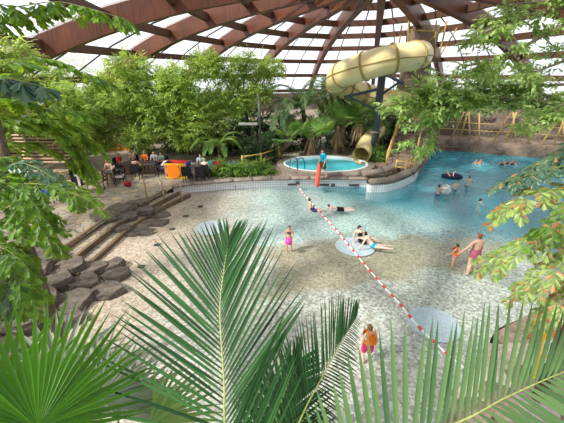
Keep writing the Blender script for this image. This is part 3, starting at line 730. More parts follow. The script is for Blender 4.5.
# lifeguard walking along the kerb
g = dict(STAND, thighr=(.05, .35, -1), shinr=(0, .05, -1), thighl=(-.05, -.2, -1), shinl=(0, -.45, -1), armr=(.25, -.1, -1), forer=(.3, .2, -1), arml=(-.2, .1, -1), forel=(-.05, .45, -1), neck=(0, .25, 1), face=(0, 1, -.35))
T = stand(322, 177.6, DZ+.2, 1.78)
o, GP = person('person in turquoise t-shirt and brown shorts walking past the hot tub', T, 2.15, 1.78, g, SK, 'brown',
       [('shirt', cloth('turquoise shirt', (.0, .38, .62)), .012), ('trunks', cloth('brown shorts', (.085, .055, .025)), .016)], fingers=True)
rt = thing('rescue_tube', 'orange red foam rescue tube hanging from the lifeguard\'s hand over the kerb', 'rescue tube')
hp = Vector((U(316.6, 182, .25).x, GP['palmr'].y-.25, 0)); top = Vector((hp.x+.08, hp.y, GP['palmr'].z+.05))
MB().tube([top, top-Vector((.02, .0, .12)), top-Vector((.03, .02, .3)), top-Vector((.08, .04, .9)), top-Vector((.1, .05, 1.35)), top-Vector((.1, .05, 1.42))], [.05, .10, .14, .14, .13, .07], 12).build('foam_float', M['rescue_red'], rt, smooth=True)
MB().tube([GP['palmr'], top+Vector((0, 0, .06)), top], .018, 6).build('strap', M['post_wood'], rt)

# girl with a pink ball
p = U(289, 251.5, -.15); zf_ = pf(p.x, p.y)
g = dict(STAND, armr=(.3, -.05, -1), forer=(-.25, .75, -.55), arml=(-.3, -.05, -1), forel=(.25, .75, -.55), neck=(0, .15, 1), face=(0, 1, -.2), thighr=(.08, .2, -1), thighl=(-.08, 0, -1))
o, GP = person('person, a girl in a dark bikini standing with a pink ball at her waist', (p.x, p.y, zf_+.515*1.22), PI-.15, 1.22, g, SKT, 'brown',
       [('bikini_top', cloth('dark patterned bikini', (.06, .03, .07), (.16, .08, .14)), .010), ('briefs', cloth('dark patterned bikini', (0, 0, 0)), .010)], child=True, fingers=True, hairlen=.2)
c = (GP['palmr']+GP['palml'])/2; fwd = Vector((0, -1, 0))
o = MB().ball((0, 0, 0), .145, 20, 12).build('ball', M_plain('bright pink vinyl', (.95, .06, .38), .3, .5, .05), smooth=True); o.location = c+Vector((0, -.06, -.03))
tag(o, 'bright pink ball held at the waist by the girl in dark bikini', 'ball')

# woman and child hand in hand
p = U(470, 274, -.33); zf_ = pf(p.x, p.y); Hw = 1.76
g = dict(STAND, fat=1.25, thighl=(-.12, -.02, -1), shinl=(-.12, -.12, -1), thighr=(.10, .10, -1), shinr=(.06, -.1, -1), arml=(-.85, .0, -.75), forel=(-.7, .25, -.75), armr=(.25, .05, -1), forer=(.2, .3, -1), neck=(.05, .1, 1), face=(.1, 1, -.1))
wo, WP = person('person, a woman with red-brown hair in a magenta low-backed swimsuit wading away', (p.x, p.y, zf_+.515*Hw), .25, Hw, g, SK, 'auburn',
       [('low_back_swimsuit', cloth('magenta patterned swimsuit', (.42, .05, .13), (.55, .22, .26), 18), .010)], fingers=True, hairlen=.1, bun=True)
p = U(452.5, 268, -.33); zf_ = pf(p.x, p.y); Hc = 1.08
pel = Vector((p.x, p.y, zf_+.5*Hc)); yaw = .5
tgt = Matrix.Rotation(-yaw, 3, 'Z') @ (WP['palml']-pel); shr = Vector((.095*Hc, 0, .268*Hc)); dr = (tgt-shr).normalized()
g = dict(STAND, armr=tuple(dr), forer=tuple(dr), arml=(-.5, .2, -.8), forel=(-.3, .6, -.5), neck=(.1, .1, 1), face=(.2, 1, 0))
o, KP = person('person, a small child in orange float vest holding the wading woman\'s hand', pel, yaw, Hc, g, SK, 'brown',
       [('briefs', cloth('pink striped bathing trunks', (.75, .12, .28), (.85, .5, .55), 30), .014), ('vest', cloth('orange float vest', (.95, .22, .02)), .066)], child=True, fingers=True)

# child in orange vest by the palms
p = U(366, 363, -.2); zf_ = pf(p.x, p.y); Ho = 1.26
g = dict(STAND, armr=(.35, -.25, -1), forer=(.15, .35, -1), arml=(-.4, -.1, -1), forel=(-.35, -.35, -1), neck=(0, .2, 1), face=(.15, 1, -.25), thighl=(-.05, .3, -1), shinl=(0, -.3, -1))
o, KP = person('person, a child in bright orange vest and pink shorts just beyond the palm leaves', (p.x, p.y, zf_+.51*Ho), .25, Ho, g, SK, 'blond',
       [('trunks', cloth('deep pink shorts', (.75, .05, .20)), .016), ('vest', cloth('orange float vest', (.95, .22, .02)), .066)], child=True, fingers=True, bun=True)

# two children lying in the shallows
p = U(312, 208, 0)
g = dict(spine=(-.35, .1, 1), neck=(-.1, .2, 1), face=(-.2, .9, .1), right=(.1, -1, .0), sright=(.1, -1, 0), thighr=(1, .1, -.25), thighl=(1, .35, -.3), shinr=(1, .2, .0), shinl=(1, -.1, .0), footr=(1, 0, .1), footl=(1, 0, .1), armr=(-.1, -.3, -1), arml=(-.2, .3, -1), forer=(-.3, -.2, -.7), forel=(-.4, .1, -.7))
person('person, a boy in blue trunks kneeling in shallow water beside the float rope', (p.x, p.y, -.03), 0, 1.3, g, SK, 'brown', [('trunks', cloth('blue trunks', (.03, .05, .22)), .014)], child=True)
p = U(338, 209.5, 0)
g = dict(spine=(-1, .05, .28), neck=(-.8, .0, .7), face=(-.9, -.2, .2), right=(0, 1, 0), sright=(0, 1, 0.05), thighr=(1, .1, -.03), thighl=(1, -.15, -.03), shinr=(1, .1, .05), shinl=(1, 0, .08), footr=(1, 0, .0), footl=(1, 0, .0), armr=(-.3, .3, -1), arml=(-.4, -.3, -1), forer=(-.7, .2, -.5), forel=(-.8, -.2, -.5))
person('person, a boy in black trunks lying on his front in shallow water', (p.x, p.y, .03), 0, 1.45, g, SKP, 'brown', [('trunks', cloth('black trunks', (.01, .01, .013)), .014)])

# couple
p = U(366, 243, 0)
g = dict(spine=(-.25, .25, 1), neck=(.1, -.1, 1), face=(.45, -.8, -.3), right=(-.9, .4, 0), sright=(-.9, .4, 0), thighr=(.9, .5, -.1), thighl=(1, .2, .0), shinr=(1, .5, -.1), shinl=(1, .2, -.2), armr=(-.3, -.1, -1), forer=(.1, -.4, -.9), arml=(.7, -.6, -.4), forel=(.6, -.7, -.1))
person('person, a dark-haired woman in dark bikini sitting in the water hugged by another', (p.x-.10, p.y+.30, -.07), 0, 1.62, g, SK, 'black', [('bikini_top', cloth('black bikini', (.012, .012, .016)), .010), ('briefs', cloth('black bikini', (0, 0, 0)), .010)], hairlen=.35)
p = U(371, 245, 0)
g = dict(spine=(-.62, .25, .8), neck=(-.15, .4, 1), face=(-.4, .9, 0), right=(.55, 1, 0), sright=(.5, .85, -.1), thighr=(1, .05, -.1), thighl=(1, -.3, .06), shinr=(1, .2, -.1), shinl=(.9, -.15, -.1), footr=(1, 0, -.1), footl=(1, 0, .1), armr=(-.2, .6, -.7), forer=(-.6, .4, -.2), arml=(-.5, -.15, -1), forel=(-.4, .2, -.9))
person('person in cyan trunks seen from behind, leaning on the dark-haired woman', (p.x+.05, p.y-.05, .02), 0, 1.5, g, SKP, 'black', [('briefs', cloth('cyan trunks', (.0, .42, .65)), .016)])

# bathers in the wave pool
UP = {'armr': (.6, .35, -.6), 'forer': (-.2, .9, -.2), 'arml': (-.6, .35, -.6), 'forel': (.2, .9, -.2)}
def bather(x, y, depth, yaw, H, lb, hair='brown', skin=None, garments=(), pose=UP, child=True, grp=None, **k):
    p = U(x, y, 0); d = dict(STAND); d.update(pose)
    return person(lb, (p.x, p.y, depth), yaw, H, d, skin or SK, hair, garments, child=child, grp=grp, **k)
bl = cloth('blue trunks', (.03, .05, .22)); bk = cloth('black trunks', (0, 0, 0))
_, BP = bather(437.5, 195, .02, -1.1, 1.35, 'person, a dark-haired boy in the wave pool reaching for a clear beach ball', 'black', SKT, [('trunks', bl, .014)], dict(UP, armr=(.6, .5, -.1), forer=(0, 1, .2), arml=(-.4, .6, -.2), forel=(0, 1, .2)))
bc = U(443.5, 194, 0)
o = empty('beach_ball', (bc.x+.05, bc.y, .28)); tag(o, 'clear and white beach ball floating beside the dark-haired boy', 'beach ball')
def ballpanel(k, mat):
    mb = MB(); n = 6; vs = []; r = .30
    for i in range(9):
        ph = -PI/2+PI*i/8
        for j in range(n):
            w_ = 2*PI/6*(k+j/(n-1)); vs.append((r*math.cos(ph)*math.cos(w_), r*math.cos(ph)*math.sin(w_), r*math.sin(ph)))
    return mb.add(vs, [(i*n+j, i*n+j+1, (i+1)*n+j+1, (i+1)*n+j) for i in range(8) for j in range(n-1)])
m_, nt_, out_ = newmat('clear vinyl'); a_ = nt_.nodes.new('ShaderNodeBsdfTransparent'); b_ = princ(nt_, None, (.75, .85, .88), .1, .6); c_ = nt_.nodes.new('ShaderNodeMixShader'); c_.inputs[0].default_value = .35
nt_.links.new(a_.outputs[0], c_.inputs[1]); nt_.links.new(b_.outputs[0], c_.inputs[2]); nt_.links.new(c_.outputs[0], out_.inputs[0])
for k in range(6):
    q = ballpanel(k, None).build('panel', M['white'] if k % 2 else m_, o, smooth=True); q.rotation_euler = (.9, .4, 0)
bather(455, 190, -.02, PI-.3, 1.35, 'person, a boy facing the beach with hands raised to his chin in the wave pool', 'brown', SKP, [('trunks', bl, .014)], dict(UP, forer=(-.4, .7, .6), forel=(.4, .7, .6)))
bather(467.5, 186, -.02, -.4, 1.6, 'person with reddish hair standing waist deep, bare back turned, in the wave pool', 'auburn', SKP, [('trunks', cloth('pale blue trunks', (.3, .42, .55)), .014)], child=False)
bather(480, 202, -.42, -1.2, 1.4, 'person with only head and neck above water, nearest the leaning leaves', 'black', SK)
bather(447, 176.5, -.20, 2.2, 1.4, 'person sharing a dark float ring, left of the two in the wave pool', 'brown', SK, [('vest', cloth('purple top', (.10, .03, .12)), .012)])
bather(453.5, 176, -.18, -2.4, 1.4, 'person sharing a dark float ring in the wave pool, right of the two', 'black', SK, [('vest', cloth('purple top', (.1, .03, .12)), .012)])
p = U(451, 177, 0); mb = MB(); vs = []; 
ringp = [(p.x+.55*math.cos(2*PI*k/20), p.y-.1+.4*math.sin(2*PI*k/20), .07) for k in range(21)]
o = MB().tube(ringp, .13, 8, False).build('float_ring', M['navy'], smooth=True); tag(o, 'dark float ring between two bathers in the wave pool', 'float ring')
for x, y, lb, hr_ in ((475.5, 164, 'person up to the neck by the wave pool wall, left one of the pair', 'brown'), (479.7, 163.6, 'person up to the neck by the wave pool wall, right one of the pair', 'black'),
                  (501.5, 165, 'person at the far wave pool wall, leftmost of the right-hand three', 'auburn'), (507.5, 164, 'person at the far wave pool wall, middle of the right-hand three', 'black'), (512.3, 164.5, 'person at the far wave pool wall, rightmost of the three', 'brown')):
    bather(x, y, -.30, PI+random.uniform(-.8, .8), 1.5, lb, hr_, SKT, [('vest', cloth('dark rash top', (.12, .03, .04)), .012)] if x > 500 else ())
p = U(541, 240, 0)
bather(541, 240, -.15, 2.6, 1.5, 'person in pink half hidden behind the leaves at the right edge of the pool', 'black', SK, [('swimsuit', cloth('pink swimsuit', (.7, .2, .28)), .012)], child=False)
# ================================================================== FLOAT ROPE
rp = [U(297.5, 184.5, .25), U(300, 189, .02), U(315, 207, .02), U(330, 223, .02), U(347, 243, .02), U(361, 260, .02), U(378, 280, .02), U(398, 302, .02), U(419, 327, .02), U(445, 352, .02), U(470, 372, .02)]
path = catmull(rp, 20); Ls = [0]
for a, b in zip(path, path[1:]): Ls.append(Ls[-1]+(b-a).length)
def onr(s):
    j = min(max(np.searchsorted(Ls, s), 1), len(Ls)-1); t = (s-Ls[j-1])/(Ls[j]-Ls[j-1]); return path[j-1].lerp(path[j], t), (path[j]-path[j-1]).normalized()
t = thing('float_rope', 'red and white float rope slanting across the lagoon', 'float rope')
MB().tube(path[::4]+[path[-1]], .012, 6).build('rope', M['white'], t)
fm = {}
k = 0; s = .35
while s < Ls[-1]-.2 and k < 96:
    p, d = onr(s); red = k % 3 == 0
    ln, r_ = (.07, .044) if red else (.085, .028)
    if red not in fm:
        fm[red] = MB().tube([(-ln, 0, 0), (-ln*.7, 0, 0), (ln*.7, 0, 0), (ln, 0, 0)], [r_*.5, r_, r_, r_*.5], 10).build('red_float' if red else 'white_float', M['red'] if red else M['white'], t, smooth=True); ob = fm[red]
    else:
        ob = fm[red].copy(); COL.objects.link(ob); ob.parent = t
    ob.location = p; ob.rotation_euler = d.to_track_quat('X', 'Z').to_euler(); s += .16; k += 1
FL = list(t.children)

# ================================================================== SLIDE
M['slide'] = M_plain('cream yellow fibreglass', (.80, .64, .28), .28, .5, .1, 1.5, c2=(.84, .72, .40))
M['slide_in'] = M['slide']
M['flange'] = M_plain('ochre slide joint', (.42, .30, .10), .5, .3, .2)
hx, hy, hr = 6.2, 23.3, 2.5
hel = []
for i in range(3, 27):
    th_ = R(35 - i*12); dg = 35-i*12; z = float(np.interp(-dg, [-35, 90, 180, 270, 300], [7.7, 7.15, 6.05, 4.9, 4.6]))
    hel.append(Vector((hx+hr*math.cos(th_), hy+hr*math.sin(th_), z)))
start = [Vector((9.7, 27.2, 7.75)), Vector((9.15, 25.4, 7.7))]
sp = catmull(start+hel+[Vector((9.5, 24.9, 4.2)), Vector((10.0, 24.3, 3.9))], 3)
t = thing('water_slide', 'cream yellow tube water slide coiling round its post above the pool', 'water slide')
RT = .79; n = len(sp); sec = 9
for i in range(0, n-1, sec):
    seg = sp[i:min(i+sec+1, n)]
    if len(seg) < 2: continue
    MB().tube(seg, RT, 20, False).build('tube_section', M['slide'], t, smooth=True)
    d = (seg[1]-seg[0]).normalized()
    MB().tube([seg[0]-d*.06, seg[0]+d*.06], RT+.07, 20, True).build('flange', M['flange'], t, smooth=False)
sm = MB()
for sg in (-1, 1):
    pts_ = []
    for i in range(n):
        tg = (sp[min(i+1, n-1)]-sp[max(i-1, 0)]).normalized(); lat = tg.cross(Vector((0, 0, 1))).normalized(); pts_.append(sp[i]+lat*sg*RT)
    sm.tube(pts_, .045, 5)
sm.build('seam', M['flange'], t, smooth=True)
pt = thing('slide_post', 'dark blue grey steel post carrying the coiled slide tube', 'post', (6.6, 23.3, 0))
MB().tube([(0, 0, .4), (0, 0, 6.2)], .26, 12).build('column', M['steel'], pt, smooth=True)
for a_, zz in ((-75, 6.6), (165, 5.6), (75, 4.6)):
    th_ = R(a_); e = Vector((hr*math.cos(th_)*.95, hr*math.sin(th_)*.95, zz-.6))
    MB().tube([(0, 0, zz-.15), e-Vector((0, 0, .15))], .10, 8).build('arm', M['steel'], pt); MB().tube([(0, 0, zz-1.6), e*.85+Vector((0, 0, .15*zz-.2))], .075, 8).build('brace', M['steel'], pt)
MB().lathe([(.27, 0), (.36, 0), (.36, .12), (.27, .12)], (0, 0, 2.55), 14).build('collar', M['coping'], pt)
# slide mouth beside the hot tub, lower cream tube behind
mo = catmull([Vector((5.35, 21.9, 1.22)), Vector((5.7, 22.6, 1.28)), Vector((6.0, 23.6, 1.45)), Vector((6.6, 24.8, 1.8)), Vector((7.6, 26.0, 2.3))], 5)
t2 = thing('slide_exit', 'yellow open slide mouth beside the hot tub', 'slide mouth')
MB().tube(mo, .58, 18, False).build('tube', M['slide'], t2, smooth=True)
MB().tube([mo[0], mo[0]+(mo[1]-mo[0])*.25], .62, 18, False).build('lip', M['flange'], t2, smooth=True)
lo_ = catmull([D(352, 106, 27.5), D(362, 102, 27.2), D(385, 101, 27.5), D(410, 104, 28.5)], 5)
t3 = thing('lower_slide_tube', 'pale cream slide tube low behind the coiled slide, among palms', 'water slide')
MB().tube(lo_, .62, 16).build('tube', M_plain('pale cream fibreglass', (.78, .72, .52), .3, .5, .1, 2), t3, smooth=True); MB().tube([lo_[4], lo_[4]+(lo_[5]-lo_[4])*.3], .68, 16).build('flange', M['flange'], t3)
# tower
tc = Vector((10.7, 28.6, 0))
t = thing('slide_tower', 'rough rock and bamboo tower at the upper end of the coiled slide', 'tower', tc)
def shaft(w0, w1, z0, z1, nm, mat, n=10, j=.15):
    V = []; F = []; nz = 9
    for k in range(nz+1):
        z = z0+(z1-z0)*k/nz; wd = w0+(w1-w0)*k/nz
        for i in range(n):
            a = 2*PI*i/n; q = wd/max(abs(math.cos(a)), abs(math.sin(a)), .75)*random.uniform(1-j, 1+j*.3); V.append((q*math.cos(a), q*math.sin(a), z))
    for k in range(nz):
        for i in range(n): F.append((k*n+i, k*n+(i+1) % n, (k+1)*n+(i+1) % n, (k+1)*n+i))
    return np_mesh(nm, np.array(V), np.array(F), mat, t)
shaft(1.25, 1.0, 0, 7.4, 'rock_shaft', M['rock_brown'])
MB().box((0, 0, 7.3), (2.7, 2.7, .2)).build('platform', M['step_wood'], t)
M['hut'] = M_plain('weathered grey brown boards', (.30, .22, .17), .7, .2, .3, 5, stretch=(1, 1, .3))
MB().box((.3, .4, 8.6), (1.9, 1.7, 2.3)).build('cabin', M['hut'], t, bevel=.03)
for (x, y) in ((-1.2, -1.2), (1.2, -1.2), (1.2, 1.2), (-1.2, 1.2)):
    MB().tube([(x, y, 7.3), (x+random.uniform(-.3, .3), y, 9.9)], .06, 6).build('pole', M['bamboo'], t)
for (a_, b_) in (((-1.2, -1.2, 7.5), (1.2, -1.2, 9.3)), ((-1.2, -1.2, 9.3), (1.2, -1.2, 9.2)), ((1.2, -1.2, 7.4), (2.0, -1.6, 9.4)), ((1.0, -1.2, 7), (.5, -1.4, 9.9)), ((-1.2, -1.2, 8.3), (-1.2, 1.2, 8.3))):
    MB().tube([a_, b_], .05, 6).build('bamboo_brace', M['bamboo'], t)

# ================================================================== TERRACE
def chair(lb, x, y, rz, cloth_=None, z=DZ, mat='black'):
    t = thing('garden_chair', lb, 'chair', (x, y, z), rz, 'dark terrace chairs')
    m = M[mat]
    MB().box((0, 0, .44), (.50, .50, .05)).build('seat', m, t, bevel=.015)
    MB().prism([(-.25, -.27), (.25, -.27), (.25, -.22), (-.25, -.22)], .45, .98).build('backrest', m, t)
    for sx in (-1, 1):
        for sy in (-1, 1): MB().tube([(sx*.22, sy*.22, 0), (sx*.21, sy*.21, .44)], .022, 6).build('leg', m, t)
        MB().tube(catmull([(sx*.27, -.24, .66), (sx*.29, .1, .68), (sx*.27, .22, .62), (sx*.25, .22, .44)], 3), .022, 6).build('armrest', m, t)
    return t
def table(lb, x, y, rz=0, w_=1.1, d_=.8, z=DZ):
    t = thing('terrace_table', lb, 'table', (x, y, z), rz, 'dark terrace tables')
    MB().box((0, 0, .72), (w_, d_, .04)).build('tabletop', M['dark'], t, bevel=.012)
    for sx in (-1, 1):
        for sy in (-1, 1): MB().box((sx*(w_/2-.08), sy*(d_/2-.08), .35), (.05, .05, .7)).build('leg', M['dark'], t)
    return t
def at(x, y): p = U(x, y, DZ); return p.x, p.y
SIT = dict(spine=(0, .12, 1), thighr=(.15, 1, -.05), thighl=(-.15, 1, -.05), shinr=(0, .1, -1), shinl=(0, .1, -1), armr=(.15, .35, -1), arml=(-.15, .35, -1), forer=(-.2, 1, .1), forel=(.2, 1, .1))
def sitter(lb, x, y, rz, garments, hair='brown', H=1.68, skin=None, pose=None, **k):
    d = dict(SIT); d.update(pose or {})
    return person(lb, (x, y, DZ+.465+.055*H), rz, H, d, skin or SKT, hair, garments, **k)
fl_ = lambda n, a, b, s=30: cloth(n, a, b, s)
trk = ('trunks', cloth('dark swimming trunks', (.03, .03, .05)), .016)
# table with the bare-backed man
x, y = at(104, 186.5)
table('dark terrace table nearest the beach steps, bare-backed person behind', x, y+.65)
chair('dark terrace chair under the bare-backed person', x-.05, y+1.25, PI)
sitter('person with bare tanned back slumped at the table nearest the beach steps', x-.05, y+1.25, PI-.2, [trk], 'brown', 1.78, SKT, dict(spine=(0, .35, 1), fat=1.15))
chair('dark terrace chair with orange flowered towel over its back', x+.05, y-.25, 0)
tw = MB(); tw.box((0, 0, 0), (.50, .03, .55)); tw.box((0, -.05, -.02), (.50, .03, .46)); o = tw.build('towel', fl_('orange flowered towel', (.85, .30, .06), (.80, .55, .45), 14)); o.location = (x+.05, y-.53, DZ+.76)
tag(o, 'orange flowered towel hung on a chair back at the nearest table', 'towel')
x2, y2 = at(120, 186)
chair('dark terrace chair right of the nearest table, pale clothes over it', x2, y2+.2, -PI/2+.2)
o = MB(); o.box((0, 0, .0), (.5, .08, .60)); o.box((.0, .20, -.30), (.46, .5, .10)); o = o.build('bathrobe', fl_('white clothes with red dots', (.72, .66, .63), (.45, .2, .2), 20), bevel=.03); o.location = (x2-.27, y2+.2, DZ+.80); o.rotation_euler = (0, 0, -PI/2+.2)
tag(o, 'pale patterned bathrobe hung over a chair beside the nearest table', 'clothes')
o = MB(); o.ball((0, 0, .16), (.22, .16, .18)); o.tube([(-.1, 0, .3), (0, 0, .42), (.1, 0, .3)], .015, 5); o = o.build('beach_bag', M['darkred'], smooth=True); o.location = (x2+.5, y2-.1, DZ); tag(o, 'small dark red bag on the paving by the chair with pale clothes', 'bag')
# big table group behind
xb, yb = at(136, 177)
table('long dark terrace table with several people, left of the play cart', xb, yb+.6, 0, 2.4, .9)
grp = [(-1.35, .9, -PI/2+.1, 'person in red shirt at the left end of the long table', [('shirt', cloth('red shirt', (.62, .02, .03)), .014), trk], 'brown'),
       (-.7, 1.55, PI, 'person with bare shoulders behind the long table beside the red shirt', [trk], 'black'),
       (.1, 1.55, PI, 'person in orange top behind the middle of the long table', [('shirt', cloth('orange top', (.75, .18, .04)), .014), trk], 'blond'),
       (.75, 1.5, PI, 'person in grey shirt behind the long table', [('shirt', cloth('grey shirt', (.33, .37, .42)), .014), trk], 'auburn'),
       (1.35, 1.25, PI-.5, 'person in green grey shirt behind the right end of the long table', [('shirt', cloth('green grey shirt', (.22, .32, .24)), .014), trk], 'brown'),
       (.25, -.35, 0, 'person in purple and yellow shirt, back to the pool, at the long table', [('shirt', cloth('purple and yellow shirt', (.12, .04, .22), (.75, .50, .05), 5), .014), trk], 'black')]
for dx, dy, rz, lb, gm, hr_ in grp:
    chair('dark terrace chair of the '+lb.replace(', back to the pool,', '').replace('the right end of ', '').replace(' table', '').replace('with bare shoulders ', ''), xb+dx, yb+dy, rz); sitter(lb, xb+dx, yb+dy, rz, gm, hr_)
chair('empty dark terrace chair at the left front of the long table', xb-1.0, yb-.3, .3)
# leaning pale man by the play cart
x, y = at(160, 178)
chair('dark terrace chair under the pale person beside the play cart', x, y+.4, -PI/2+.4)
sitter('person with bare pale back bending forward beside the play cart', x, y+.4, -PI/2+.1, [('trunks', cloth('grey trunks', (.16, .15, .2)), .016)], 'brown', 1.75, SKP, dict(spine=(0, .75, .8), neck=(0, 1, .3), face=(0, .6, -.8), armr=(.1, .6, -1), arml=(-.1, .6, -1)))
# play cart
x, y = at(177, 179); t = thing('play_cart', 'yellow and blue plastic play pen with round orange front panel', 'play pen', (x, y+.35, DZ), -.05)
for k in range(9): MB().box((-.62+.155*k, -.35, .46), (.07, .05, .80)).build('slat', M['yellow'], t)
MB().box((0, -.35, .90), (1.34, .07, .10)).build('top_rail', M['yellow'], t); MB().box((0, -.35, .08), (1.34, .07, .12)).build('bottom_rail', M['yellow'], t)
o = MB().tube([(-.12, -.39, .5), (-.12, -.44, .5)], .44, 24).build('round_panel', M['orange'], t)
MB().box((.66, .05, .48), (.06, .85, .96)).build('side_panel', M['blue'], t); MB().box((-.66, .05, .48), (.06, .85, .96)).build('side_panel', M['blue'], t)
MB().box((0, .45, .48), (1.3, .06, .96)).build('back_panel', M['red'], t)
# right-hand tables
x, y = at(194, 181)
table('dark terrace table right of the play pen', x, y+.6, 0, 1.3, .9)
for dx, dy, rz, lb in ((-.3, -.15, 0, 'empty dark terrace chair in front of the table right of the play pen'), (.45, -.15, .1, 'second empty dark terrace chair right of the play pen')):
    chair(lb, x+dx, y+dy, rz)
chair('dark terrace chair under the person in pale blue shirt', x+.15, y+1.5, PI); sitter('person in pale blue shirt behind the table right of the play pen', x+.15, y+1.5, PI, [('shirt', cloth('pale blue shirt', (.45, .55, .62)), .014), trk], 'blond')
x, y = at(205, 181)
chair('dark high-backed chair of the bare-shouldered person near the bushes', x, y+.25, .05); sitter('person with bare pinkish shoulders seated with back to the lagoon', x, y+.25, .05, [trk], 'blond', 1.72, SKP, dict(spine=(0, .2, 1)))
for (px_, py_, mt, lb) in ((211.5, 176.5, 'teal', 'teal canvas chair near the bushes by the lagoon wall'), (216.5, 176.5, 'darkred', 'dark red canvas chair near the bushes by the lagoon wall')):
    x, y = at(px_, py_); chair(lb, x, y+.3, .2, mat=mt)
x, y = at(233, 171); o = MB().lathe([(.01, 0), (.20, 0), (.28, .5), (.31, .52), (.26, .52), (.2, .45), (.01, .45)], (0, 0, 0), 18).build('plant_pot', M['blue'], smooth=False); o.location = (x, y, DZ); tag(o, 'bright blue plant pot among the bushes', 'pot')
# left edge furniture
x, y = at(79, 194)
chair('dark terrace chair with white towel at the left of the terrace', x, y+.3, -.4)
o = MB(); o.box((0, 0, 0), (.34, .04, .6)); o.box((0, .08, .27), (.34, .2, .04)); o = o.build('towel', M['white'], bevel=.015); o.location = (x+.12, y-.02, DZ+.75); o.rotation_euler = (0, 0, -.4); tag(o, 'white towel over the chair at the left of the terrace', 'towel')
x, y = at(72, 188); chair('navy covered terrace chair behind the white towel', x, y+.6, .5, mat='navy')
x, y = at(76, 197); o = MB(); o.ball((0, 0, .2), (.18, .12, .2)); o = o.build('swim_vest', M['orange'], smooth=True); o.location = (x, y, DZ); tag(o, 'small orange swim vest on the paving left of the white towel', 'swim vest')
x, y = at(47, 197); o = MB(); o.ball((0, 0, .25), (.5, .28, .27), 12, 8); o = o.build('sports_bag', M['blue'], smooth=True); o.location = (x, y+.2, DZ); tag(o, 'blue bag on the terrace at the far left', 'bag')
x, y = at(57, 204); chair('dark terrace chair at the far left, half behind leaves', x, y+.3, .3)
x, y = at(66, 200); table('dark terrace table at the far left, half behind leaves', x-1.3, y+.9)
# wooden fence, slatted hut roof and awning at the left back
pts_ = [U(18, 190, DZ), U(38, 189, DZ), U(57, 188, DZ), U(76, 184, DZ)]
rail(pts_, 'timber_fence', 'low timber fence at the far left of the terrace', .8)
t = thing('slatted_hut', 'slatted timber hut behind the leaves at the far left', 'hut')
a_, b_ = D(-25, 160, 21), D(70, 160, 21)
M['slat'] = M_wood('pale brown slat', (.36, .24, .15), (.70, .52, .38), 0, 2)
rfm = MB()
for k in range(9):
    p = Vector(((a_.x+b_.x)/2, 21+.16*k, 1.02+.19*k)); MB().box(p, ((b_.x-a_.x)*random.uniform(.93, 1), .17, .06), rx=.25).build('slat', M['slat'], t)
for x in (a_.x+.3, (a_.x+b_.x)/2, b_.x-.3):
    for yy in (21.1, 22.9): MB().tube([(x, yy, DZ), (x, yy, 1.0+(yy-21)*.8)], .07, 7).build('post', M['post_wood'], t)
MB().box(((a_.x+b_.x)/2, 23.1, 1.2), (b_.x-a_.x, .1, 1.4)).build('back_wall', M['hut'], t)
a_, b_ = D(93, 152, 27), D(131, 152, 27)
t = thing('bar_canopy', 'orange and red canopy strip of a bar behind the terrace', 'canopy')
MB().box(((a_.x+b_.x)/2, 27, a_.z+.18), (b_.x-a_.x, .5, .34)).build('orange_band', M['orange'], t); MB().box(((a_.x+b_.x)/2, 27, a_.z-.13), (b_.x-a_.x, .5, .26)).build('red_band', M['darkred'], t)
for x in (a_.x+.1, b_.x-.1): MB().tube([(x, 27, DZ), (x, 27, a_.z-.2)], .07, 8).build('post', M['dark'], t)
MB().box(((a_.x+b_.x)/2, 27.4, DZ+.5), (b_.x-a_.x, .5, 1.0)).build('counter', M['slat'], t)
# lamp post behind the bushes
p = U(261, 167, DZ+.1); t = thing('lamp_post', 'slim grey lamp post with flat lamp head above the bushes', 'lamp post', (p.x, p.y, DZ))
MB().tube([(0, 0, 0), (0, 0, 4.8)], .07, 8).build('pole', M['dark'], t, smooth=True)
MB().tube([(0, 0, 2.9), (-.9, .0, 2.95)], .04, 6).build('arm', M['dark'], t); MB().box((-.75, 0, 2.92), (1.2, .35, .12)).build('lamp_head', M_plain('pale grey lamp head', (.5, .5, .48), .4), t, bevel=.02)
rail([U(243, 172, DZ), U(261, 169, DZ), U(279, 162, DZ)], 'bamboo_railing', 'bamboo railing beside the bushes left of the hot tub', 1.0)
M['rock_pink2'] = M_rock('violet grey rock', (.16, .13, .14), (.45, .36, .34), 1.5)
# warning sign by the near rocks
sgm = M_plain('amber sign', (.95, .55, .02), .4, .4, .05); p = Q(545, 352, 7.0)
base = U(534, 386, 0.45)
# narrow notice board: amber cap, two white panels with dark pictograms, amber bands
t = thing('notice_board', 'narrow amber and white notice board standing among the pink rocks', 'sign', (base.x, base.y, .45), .15)
ln = -.14
MB().box((0, .03, .68), (.30, .04, 1.36), rx=ln).build('board', sgm, t)
def on(z, dx=0): return Vector((dx, .03-.033+math.sin(-ln)*-(z-.75)*-1, z))
for z0_, hgt in ((1.02, .34), (.54, .40)):
    c = Vector((0, .03, .68))+Matrix.Rotation(ln, 3, 'X') @ Vector((.03, -.024, z0_-.68)); MB().box(c, (.27, .012, hgt), rx=ln).build('white_panel', M['white'], t)
    for dx in (-.07, .08):
        c2 = c+Matrix.Rotation(ln, 3, 'X') @ Vector((dx, -.010, .02)); MB().box(c2, (.11, .008, hgt*.45), rx=ln).build('dark_pictogram', M['dark'], t)
        for k in range(3):
            c3 = c+Matrix.Rotation(ln, 3, 'X') @ Vector((dx, -.010, -hgt*.3-.035*k+.03)); MB().box(c3, (.10, .006, .012), rx=ln).build('text_line', M['dark'], t)
for sx in (-.12, .12): MB().tube([(sx, .08, -.4), (sx, .08, .5)], .025, 6).build('post', M['dark'], t)
